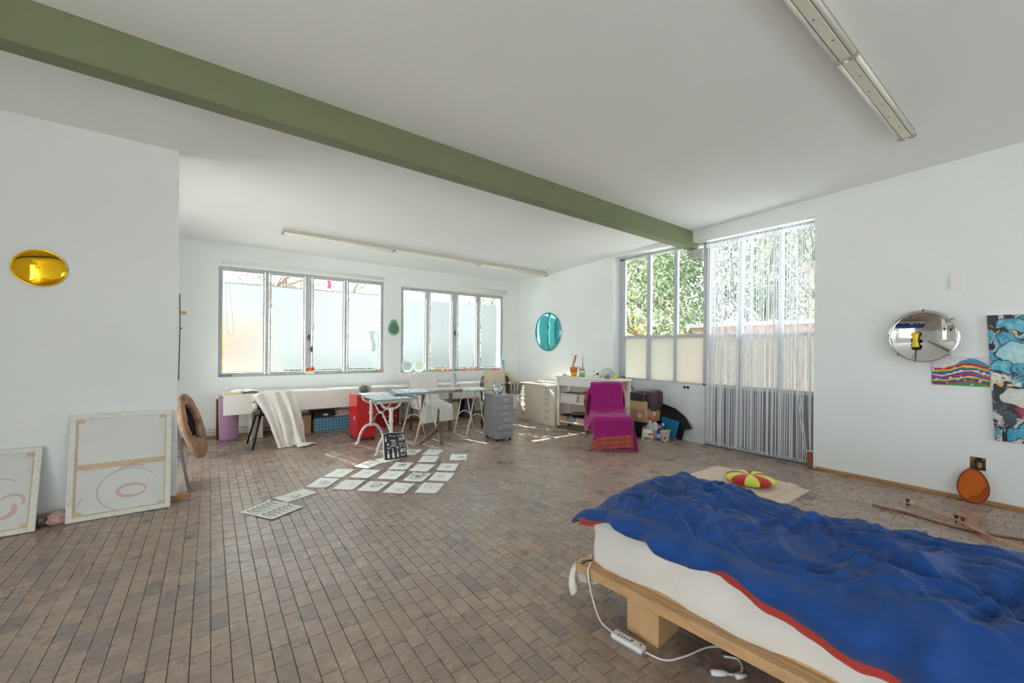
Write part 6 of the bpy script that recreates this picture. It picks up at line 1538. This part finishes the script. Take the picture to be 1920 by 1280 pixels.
# stick leaning behind the bench
t = thing('leaning_stick', 'short brown wooden stick leaning behind the right end of the bench', 'stick', (5.72, 4.5, 0))
MB().tube([(5.76, 4.36, .0), (5.74, 4.44, .72), (5.72, 4.62, .91)], .014, 8).build('shaft', M_lath2, t, world=True); MB().lathe([(.01, 0), (.02, .01), (.02, .03), (.01, .04)], (5.72, 4.62, .90), 10).build('knob', mat('knob_red', (150, 80, 60), 0.5), t, world=True)

# ================================================================== MAGENTA SHAWL CHAIR
CM = (4.62, 3.98, 0); CMR = radians(-38)
t = thing('white_side_chair', 'white side chair hidden under the magenta shawl', 'chair', CM, CMR)
MB().box((0, .01, .425), (.40, .42, .03)).build('seat', M_white, t, bevel=.01); MB().box((0, .285, .70), (.36, .02, .30)).build('backrest', M_white, t, bevel=.01)
for (x, y) in ((-.18, -.19), (.18, -.19), (-.18, .22), (.18, .22)): MB().box((x, y, .215), (.034, .034, .43)).build('leg', M_white, t, bevel=.003)
MB().box((0, -.2, .06), (.38, .02, .03)).build('stretcher', M_white, t); 
for x in (-.15, .15): MB().box((x, .285, .5), (.03, .02, .14)).build('back_post', M_white, t)
sh = thing('magenta_shawl', 'magenta wool shawl with striped border and fringe draped over a chair', 'shawl', CM, CMR)
M_shawl = mat('magenta_wool', rough=0.85, attr='Col', sheen=0.12, bump=0.25, bscale=90)
prof = [(.40, .20, 1, 0), (.36, .55, 1, .1), (.335, .87, .8, .5), (.29, .905, 0, 1), (.245, .87, -.8, .4), (.215, .66, -1, .15), (.17, .52, -.9, .5), (.10, .475, -.2, 1), (-.12, .47, 0, 1), (-.225, .465, -.6, .8), (-.262, .42, -1, .15), (-.285, .26, -1, 0), (-.30, .10, -1, 0), (-.305, .04, -1, 0)]
ln = [0]
for a, b in zip(prof, prof[1:]): ln.append(ln[-1] + sqrt((a[0] - b[0]) ** 2 + (a[1] - b[1]) ** 2))
NU, NV = 90, 120
mb = drape(prof, lambda v: .205 + .035 * smooth01((v - .45) / .3), lambda v: lerp(.20, .30, smooth01(v / .5)) if v < .6 else lerp(.30, .10, smooth01((v - .6) / .3)), lambda v: .14 if v < .5 else lerp(.14, .10, smooth01((v - .5) / .3)), NU, NV, 0.010, 2.0, 0.07, 0.01)
cols = []
for j in range(NV + 1):
    for i in range(NU + 1):
        u, v = i / NU, j / NV; x, y, z = mb.v[j * (NU + 1) + i]
        edge = z + 0.10 * (x * -1.0) if y < -.2 else 9
        c = (146, 10, 102)
        if v > .80:
            lim = .205 + .10 * x - (.0 if abs(x) < .24 else .03)
            if z < lim:
                k = (lim - z) / .022; c = (150, 62, 52) if int(k) % 3 else (176, 92, 66)
                if k > 7: c = (120, 16, 70)
        if u < .035 and v < .75: c = (140, 56, 56)
        if u > .975: c = (130, 30, 70)
        cols.append((L(c[0]), L(c[1]), L(c[2])))
mb.build('shawl_cloth', M_shawl, sh, smooth=True, colors=cols)
M_fr = mat('fringe_magenta', (140, 16, 84), 0.9)
mb = MB(); rg = random.Random(9)
for k in range(46):
    x = lerp(-.24, .27, k / 45); zt = .05 + (.03 * x / .2) * (0)
    mb.tube([(x, -.306, zt + .01), (x + rg.uniform(-.008, .008), -.312, .03), (x + rg.uniform(-.02, .02), -.32 - rg.random() * .02, .006)], .0022, 4)
mb.build('fringe', M_fr, sh, kind='stuff')
MB().grid(lambda u, v: (.235 + (.02 + .06 * v) * u + .025 * v, -.285 - .025 * sin(u * 9) * (.3 + v), lerp(.40, .012, v) - .01 * u), 8, 14).build('hanging_corner', mat('shawl_plain', (150, 14, 100), 0.85, sheen=0.4), sh, smooth=True, solid=.006)
MB().tube(bez([(-.27, -.29, .03), (-.32, -.30, .012), (-.38, -.28, .010)], 5), [.009] * 6 + [.005] * 5, 6).build('tassel', M_fr, sh); MB().tube(bez([(.30, -.2, .03), (.35, -.14, .012), (.38, -.10, .010)], 5), [.010] * 6 + [.006] * 5, 6).build('tassel', M_fr, sh)

# ================================================================== BOXES AND BOTTLES UNDER THE STEEL WINDOW
t = thing('black_crate', 'black plastic crate on the floor under the stacked cardboard boxes', 'crate', (5.705, 4.18, 0), 0.02)
MB().box((0, 0, .115), (.40, .28, .23)).build('body', M_black, t, bevel=.01); MB().box((0, 0, .24), (.42, .30, .02)).build('rim_band', M_black, t, bevel=.004); MB().box((-.06, -.153, .10), (.10, .006, .05)).build('latch', mat('dark_grey', (58, 58, 60), 0.4), t)
t = thing('labelled_carton', 'lower cardboard carton with white labels on the black crate', 'carton', (5.70, 4.18, .251), 0.03)
MB().box((0, 0, .095), (.42, .32, .19)).build('body', mat('carton_brown', (186, 150, 112), 0.8, var=.05), t, bevel=.003); MB().box((.02, -.161, .12), (.06, .002, .06)).build('label_card', MATS['label_white'], t); MB().box((-.211, -.05, .10), (.002, .07, .07)).build('label_card', MATS['label_white'], t); MB().box((0, 0, .1905), (.42, .05, .001)).build('tape', mat('tape', (206, 184, 150), 0.4), t)
t = thing('plain_carton', 'upper plain cardboard carton carrying the black portfolio case', 'carton', (5.695, 4.19, .443), 0.02)
MB().box((0, 0, .065), (.42, .32, .13)).build('body', mat('carton_light', (204, 166, 122), 0.8, var=.04), t, bevel=.003); MB().box((0, 0, .1305), (.42, .04, .001)).build('tape', MATS['tape'], t)
t = thing('portfolio_case', 'black portfolio case on top of the cardboard cartons', 'case', (5.69, 4.19, .576), 0.02)
MB().box((0, 0, .065), (.42, .28, .13)).build('body', mat('case_black', (62, 60, 60), 0.45), t, bevel=.008); MB().tube([(-.06, -.145, .11), (-.06, -.17, .11), (.06, -.17, .11), (.06, -.145, .11)], .006, 6).build('handle', M_black, t); MB().box((-.05, -.142, .118), (.30, .004, .012)).build('zip', mat('zip_silver', (176, 170, 164), 0.35, metal=.5), t)
t = thing('dark_shawl', 'dark plum fringed scarf folded over the portfolio case', 'scarf', (5.75, 4.18, .71), 0.02)
sp_ = [(.14, .02, 1, .2), (.13, .012, 0, 1), (0, .020, 0, 1), (-.13, .016, 0, 1), (-.165, -.01, -1, .2), (-.175, -.14, -1, 0), (-.178, -.24, -1, 0)]
M_scarf = mat('plum_wool', rough=0.9, attr='Col', sheen=0.3)
mb = drape(sp_, .17, .06, .06, 26, 40, .008, 5.0, .02, -5)
cols = []
for (x, y, z) in mb.v:
    c = (74, 44, 54) if int((x + .3) * 26) % 3 else (58, 52, 66)
    if z < -.15: c = (50, 44, 44)
    if y > -.02 and z > 0: c = mixc(c, (128, 124, 146), .75)
    cols.append((L(c[0]), L(c[1]), L(c[2])))
mb.build('scarf_cloth', M_scarf, t, smooth=True, colors=cols, solid=.008)
mb = MB()
for k in range(24): x = lerp(-.17, .17, k / 23); mb.tube([(x, -.178, -.235), (x + rg.uniform(-.01, .01), -.182, -.29)], .003, 4)
mb.build('fringe', M_hole, t, kind='stuff')
# black boards and blue folder against the low wall
t = thing('black_board', 'large black sheet leaning against the low grey wall', 'board', (5.85, 3.75, 0))
def lean_poly(name, m, poly, o, lean, th):
    """polygon given as (along the wall towards the lens, height)"""
    U = Vector((0, -1, 0)); V = Vector((lean, 0, 1)).normalized()
    return MB().prism(poly, o, U, V, -th).build(name, m, t, world=True, bevel=.002)
M_bb = mat('black_board', (20, 19, 20), 0.6)
lean_poly('board_panel', M_bb, [(0, 0), (.36, 0.0), (.40, .16), (.52, .20), (.40, .36), (.22, .47), (-.04, .53), (-.06, .40)], (5.86, 3.99, .004), .10, .006)
lean_poly('front_sheet', mat('black_sheet', (34, 33, 34), 0.45), [(0, 0), (.30, 0), (.34, .34), (.10, .42), (-.06, .44)], (5.845, 4.01, .004), .10, .004)
t = thing('blue_folder', 'bright blue plastic folder leaning in front of the black sheet', 'folder', (5.80, 3.82, 0))
lean_poly('folder_body', mat('folder_blue', (20, 122, 176), 0.4), [(.02, 0.02), (.22, 0), (.25, .02), (.305, .27), (.29, .285), (.02, .33), (0, .31)], (5.805, 3.96, .004), .08, .016)
lean_poly('folder_handle', mat('folder_grey', (96, 110, 122), 0.5), [(.10, .235), (.20, .222), (.20, .235), (.10, .250)], (5.8035, 3.96, .004), .08, .020)
# bottles
def bottle(name, label, loc, prof, m, cap, capm, extra=None, n=18, sx=1, sy=1, rz=0):
    t = thing(name, label, 'bottle', loc, rz); MB().lathe(prof, (0, 0, 0), n, sx, sy).build('body', m, t, smooth=True)
    MB().lathe(cap, (0, 0, 0), 14).build('cap', capm, t, smooth=True)
    if extra: extra(t)
    return t
M_rcap = mat('cap_red', (226, 62, 40), 0.4); M_clearp = mat('clear_plastic', (196, 200, 202), 0.2, spec=.6); M_wp = mat('milky_plastic', (226, 226, 224), 0.4)
bottle('clear_bottle', 'clear plastic bottle with red cap behind the detergent pack', (5.56, 3.985, 0), [(.042, 0), (.048, .01), (.048, .20), (.040, .24), (.018, .285), (.016, .30)], M_clearp, [(.019, .295), (.019, .325), (.012, .345), (.008, .352)], M_rcap)
def jugx(t):
    MB().tube(bez([(.05, 0, .20), (.085, 0, .19), (.085, 0, .12), (.05, 0, .10)], 5), .010, 8).build('handle', M_wp, t, smooth=True); MB().box((0, -.046, .10), (.07, .006, .07)).build('label_card', mat('label_blue', (180, 196, 214), .5), t)
bottle('white_jug', 'white plastic jug with red cap behind the spray bottle', (5.66, 3.965, 0), [(.055, 0), (.062, .01), (.062, .17), (.045, .22), (.022, .25), (.020, .265)], M_wp, [(.024, .262), (.024, .292), (.018, .296)], M_rcap, jugx, 18, 1.1, .75, -.6)
def spx(t):
    MB().box((-.0, -.012, .235), (.022, .075, .026)).build('spray_head', mat('spray_blue', (40, 84, 176), .4), t, bevel=.006); MB().tube([(0, -.04, .225), (0, -.03, .19)], .005, 6).build('trigger', mat('trigger_yellow', (232, 180, 50), .4), t); MB().lathe([(.0375, .03), (.0375, .10)], (0, 0, 0), 18).build('label_band', MATS['label_blue'], t, smooth=True)
bottle('spray_bottle', 'blue spray bottle with yellow trigger beside the white bucket', (5.60, 3.845, 0), [(.034, 0), (.037, .006), (.037, .12), (.030, .15), (.014, .185), (.013, .20)], mat('blue_liquid', (44, 70, 150), .2, spec=.6), [(.016, .198), (.016, .222), (.012, .224)], MATS['trigger_yellow'] if 'trigger_yellow' in MATS else mat('trigger_yellow', (232, 180, 50), .4), spx)
bottle('dark_bottle', 'small dark bottle with white cap in front of the blue folder', (5.74, 3.875, 0), [(.030, 0), (.034, .006), (.034, .15), (.026, .18), (.014, .20)], mat('dark_glass', (50, 42, 38), .2, spec=.6), [(.018, .198), (.018, .235), (.012, .24)], M_wp)
bottle('mini_bottle', 'tiny lime bottle with black cap in front of the white bucket', (5.535, 3.70, 0), [(.014, 0), (.016, .004), (.016, .040), (.008, .048)], mat('lime_glass', (176, 190, 70), .3), [(.010, .047), (.010, .072), (.006, .076)], M_black)
t = thing('detergent_pack', 'printed detergent pack with orange and green label on the floor', 'detergent', (5.47, 3.965, 0), radians(-45))
MB().grid(lambda u, v: (.085 * (1 - .12 * v ** 2) * cos(2 * pi * u) * (abs(cos(2 * pi * u)) ** -.25 if abs(cos(2 * pi * u)) > .05 else 1), .05 * (1 - .45 * v ** 2) * sin(2 * pi * u), .165 * v + .001), 28, 8, closed_u=True).build('pouch', M_wp, t, smooth=True)
def dlab(u, v):
    if v > .62: return (214, 206, 196) if u < .55 else (206, 96, 70)
    if v < .40 and .08 < u < .8: return (56, 124, 88) if nz(u * 8, v * 8) > -.2 else (120, 176, 140)
    if u > .8 and v < .4: return (222, 150, 90)
    return (228, 222, 212)
mb = MB(); cc = []
for j in range(13):
    for i in range(17):
        u, v = i / 16, j / 12; x = lerp(-.08, .08, u); mb.v.append((x, -.052 + .5 * x * x * 1.4, .012 + .10 * v)); c = dlab(u, v); cc.append((L(c[0]), L(c[1]), L(c[2])))
for j in range(12):
    for i in range(16): q = j * 17 + i; mb.f.append((q, q + 1, q + 18, q + 17))
mb.build('printed_label', M_paint, t, colors=cc)
MB().tube(bez([(-.07, 0, .15), (-.06, 0, .195), (0, 0, .215), (.06, 0, .195), (.075, 0, .15)], 6), .006, 6).build('handle_strap', MATS['disc_rim'], t, smooth=True)
for k in range(4): MB().lathe([(.004, 0), (.024, .008), (.024, .016), (.004, .024)], (-.045 + .03 * k, .0, .158 + .01 * (k % 2)), 8).build('bag_fold', M_clearp, t, smooth=True)
t = thing('white_bucket', 'white plastic bucket with a green and white scrubbing brush', 'bucket', (5.645, 3.775, 0))
MB().lathe([(.058, 0), (.062, .004), (.078, .135), (.082, .14), (.082, .15), (.074, .15), (.060, .012)], (0, 0, 0), 26).build('bucket_body', mat('bucket_white', (206, 200, 194), .5), t, smooth=True)
MB().box((-.02, -.03, .158), (.16, .026, .014), -.3).build('brush_handle', mat('brush_pale', (214, 222, 206), .4), t, bevel=.005); MB().box((.055, -.035, .166), (.075, .045, .026), -.1).build('brush_head', mat('brush_green', (92, 148, 62), .6), t, bevel=.008)
MB().tube(bez([(-.08, 0, .14), (-.05, .07, .155), (.05, .07, .155), (.08, 0, .14)], 5), .003, 6).build('bail', M_cap, t)
t = thing('twig_bundle', 'small bundle of dry twigs on the floor in front of the blue folder', 'twigs', (5.74, 3.66, 0))
rg = random.Random(21)
for k in range(12): a = rg.uniform(0, 6.28); MB().tube([(.06 * rg.uniform(-1, 1), .06 * rg.uniform(-1, 1), .006 + .004 * k), (.05 * cos(a), .05 * sin(a), .008 + .004 * k)], .004, 5).build('twig', mat('twig_tan', (150, 124, 92), .8), t)
t = thing('wall_socket', 'pair of round black sockets on the low grey wall', 'socket', (XW - .02, 3.60, .815))
for y in (-.028, .028): MB().tube([(0, y, 0), (-.010, y, 0)], .021, 16).build('socket_ring', M_black, t); MB().tube([(-.010, y, 0), (-.0105, y, 0)], .010, 10).build('socket_hole', M_hole, t)

# ================================================================== WINDOW SILL ORNAMENTS
ZS1, ZS2 = W1[2] + .007, W2[2] + .009
def glass_disc(label, x, m):
    t = thing('glass_plate', label, 'glass disc', (x, YB - .012, ZS2), group='glass plates on the right sill')
    MB().prism(circ(.122, 40), (0, 0, .122), (1, 0, 0), (0, 0, 1), .008).build('outer_disc', frosted('pale_glass', (248, 252, 252), tr=.1, back=.35), t, bevel=.003); MB().prism(circ(.086, 40), (0, -.010, .118), (1, 0, 0), (0, 0, 1), .005).build('inner_disc', m, t, bevel=.002)
glass_disc('round glass plate with grey-green centre on the right window sill', 3.105, frosted('sage_glass', (226, 236, 231), tr=.1, back=.35))
glass_disc('round glass plate with cream centre on the right window sill', 3.352, frosted('cream_glass', (252, 250, 236), tr=.1, back=.35))
M_cop = mat('shiny_copper', (232, 178, 150), 0.30, metal=.6)
orn = [(3.70, 3.2, 'leftmost'), (3.80, 5.1, 'second'), (3.90, 7.7, 'third'), (4.01, 1.4, 'fourth'), (4.36, 9.2, 'fifth'), (4.52, 6.3, 'sixth'), (4.66, 2.2, 'rightmost')]
for (x, s, lb) in orn:
    t = thing('copper_ornament', lb + ' crumpled copper ball on the right window sill', 'ornament', (x, YB - .028, ZS2), group='copper ornaments')
    hgt = 1.5 if lb == 'rightmost' else .9
    def f(u, v, s=s, hgt=hgt):
        a = 2 * pi * u; p = pi * (v - .5); k = .034 * (1 + .55 * nz(2.2 * cos(a) * cos(p) + s, 2.2 * sin(a) * cos(p), 2.2 * sin(p) + s)); return (k * 1.4 * cos(p) * cos(a), min(.02, k * .8 * cos(p) * sin(a)), max(0, .03 * hgt + k * hgt * sin(p)))
    MB().grid(f, 18, 10, closed_u=True).build('copper_leaf', M_cop, t, smooth=False)
    MB().tube([(.0, 0, .03), (.03, -.005, .06 * hgt)], [.006, .002], 6).build('copper_stem', M_cop, t)
t = thing('copper_clip', 'copper ornament on a small grey stand at the right end of the left sill', 'ornament', (2.56, YB - .008, ZS1)); MB().box((-.05, 0, .03), (.03, .012, .06)).build('stand', M_cap, t); MB().grid(lambda u, v: (.02 + .034 * cos(pi * (v - .5)) * cos(6.28 * u), .008 * cos(pi * (v - .5)) * sin(6.28 * u), .034 + .032 * sin(pi * (v - .5)) * (1 + .3 * sin(3 * u * 6.28))), 16, 8, closed_u=True).build('copper_leaf', M_cop, t)
t = thing('amber_glass_card', 'pair of amber glass drops on a white card in the left window', 'ornament', (1.38, YB + .012, ZS1)); MB().box((0, 0, .06), (.14, .006, .12)).build('card', M_white, t)
for s in (-1, 1): MB().grid(lambda u, v: (s * .034 + .032 * cos(pi * (v - .5)) * cos(6.28 * u), -.008 + .008 * cos(pi * (v - .5)) * sin(6.28 * u), .085 + .035 * sin(pi * (v - .5))), 14, 8, closed_u=True).build('amber_drop', mat('amber', (214, 100, 20), .15, spec=.7), t, smooth=True)
t = thing('blue_card', 'small pale blue card standing at the right end of the right sill', 'card', (5.34, YB - .03, ZS2)); MB().box((0, 0, .11), (.085, .006, .22)).build('card', mat('card_blue', (150, 190, 206), .5), t); MB().box((-.01, -.004, .06), (.06, .003, .12)).build('card_panel', mat('card_white', (226, 230, 232), .5), t); MB().box((.03, -.008, .06), (.012, .004, .12)).build('card_stand', M_hold, t)
t = thing('red_pencil_case', 'flat red case lying on the right window sill', 'case', (5.17, YB - .022, ZS2)); MB().box((0, 0, .010), (.22, .04, .018)).build('case_body', mat('case_red', (230, 110, 112), .5), t, bevel=.005); MB().box((-.11, 0, .028), (.12, .03, .016)).build('grey_lid', M_cap, t, bevel=.003)
t = thing('green_marker', 'bright green little figure in the middle of the right sill', 'figure', (4.16, YB - .02, ZS2)); MB().box((0, 0, .008), (.06, .03, .016)).build('base', mat('vivid_green', (60, 200, 80), .5), t, bevel=.003); MB().tube([(.01, 0, .012), (.012, 0, .05)], .006, 6).build('stem', M_hole, t)
t = thing('blue_wire', 'coil of blue wire in the left corner of the left window', 'wire', (0.19, YB - .002, ZS1)); MB().tube([(.06 * cos(i * .6) * (1 + .02 * i) , .004 * sin(i), .014 + .010 * sin(i * .6 + .4)) for i in range(30)], .003, 5).build('coil', mat('wire_blue', (90, 110, 170), .5), t, smooth=True); MB().tube([(.05, 0, .006), (.11, 0, .006)], .003, 5).build('loose_end', mat('wire_blue', (90, 110, 170), .5), t)
# small bow with a tag, hanging at the end of the partition
t = thing('hanging_bow', 'thin dark rod with a tan clip hanging at the end of the left wall', 'rod', (XP + .012, YP + .06, 1.5)); MB().tube([(0, 0, .37), (.004, 0, .1), (-.004, 0, -.42)], .004, 6).build('rod_shaft', M_hole, t); MB().box((.026, .0, .20), (.045, .02, .03)).build('tan_clip', mat('tan_clip', (206, 170, 130), .6), t, bevel=.008); MB().tube([(0, 0, .05), (.02, 0, .06)], .005, 6).build('pin', M_hole, t)
# yellow figure on a wire in front of the round mirror
t = thing('yellow_figure', 'small yellow hourglass figure on a wire in front of the round mirror', 'figure', (XR - 0.10, 0.995, 1.51))
MB().grid(lambda u, v: (.014 * cos(6.28 * u), (.020 + .012 * abs(2 * v - 1) ** 1.5 - .004 * (v > .93)) * sin(6.28 * u), lerp(-.07, .07, v)), 18, 10, closed_u=True).build('yellow_body', mat('figure_yellow', (236, 206, 30), .4), t, smooth=True)
MB().lathe([(.001, .069), (.026, .070), (.001, .071)], (0, 0, 0), 14).build('top_cap', MATS['figure_yellow'], t)
for (z, s_) in ((-.045, 1), (.0, 1), (.05, 1)): MB().grid(lambda u, v: (.004 + .010 * cos(6.28 * u), .033 * sin(6.28 * u), z + .022 * (v - .5)), 14, 2, closed_u=True).build('reflected_side', M_black, t, smooth=True)  # black sides stand in for the figure's dark reflection in the mirror
MB().tube([(0.01, 0, -.07), (0.012, 0, -.15), (.004, 0, -.222)], .0018, 6).build('wire', M_hole, t)
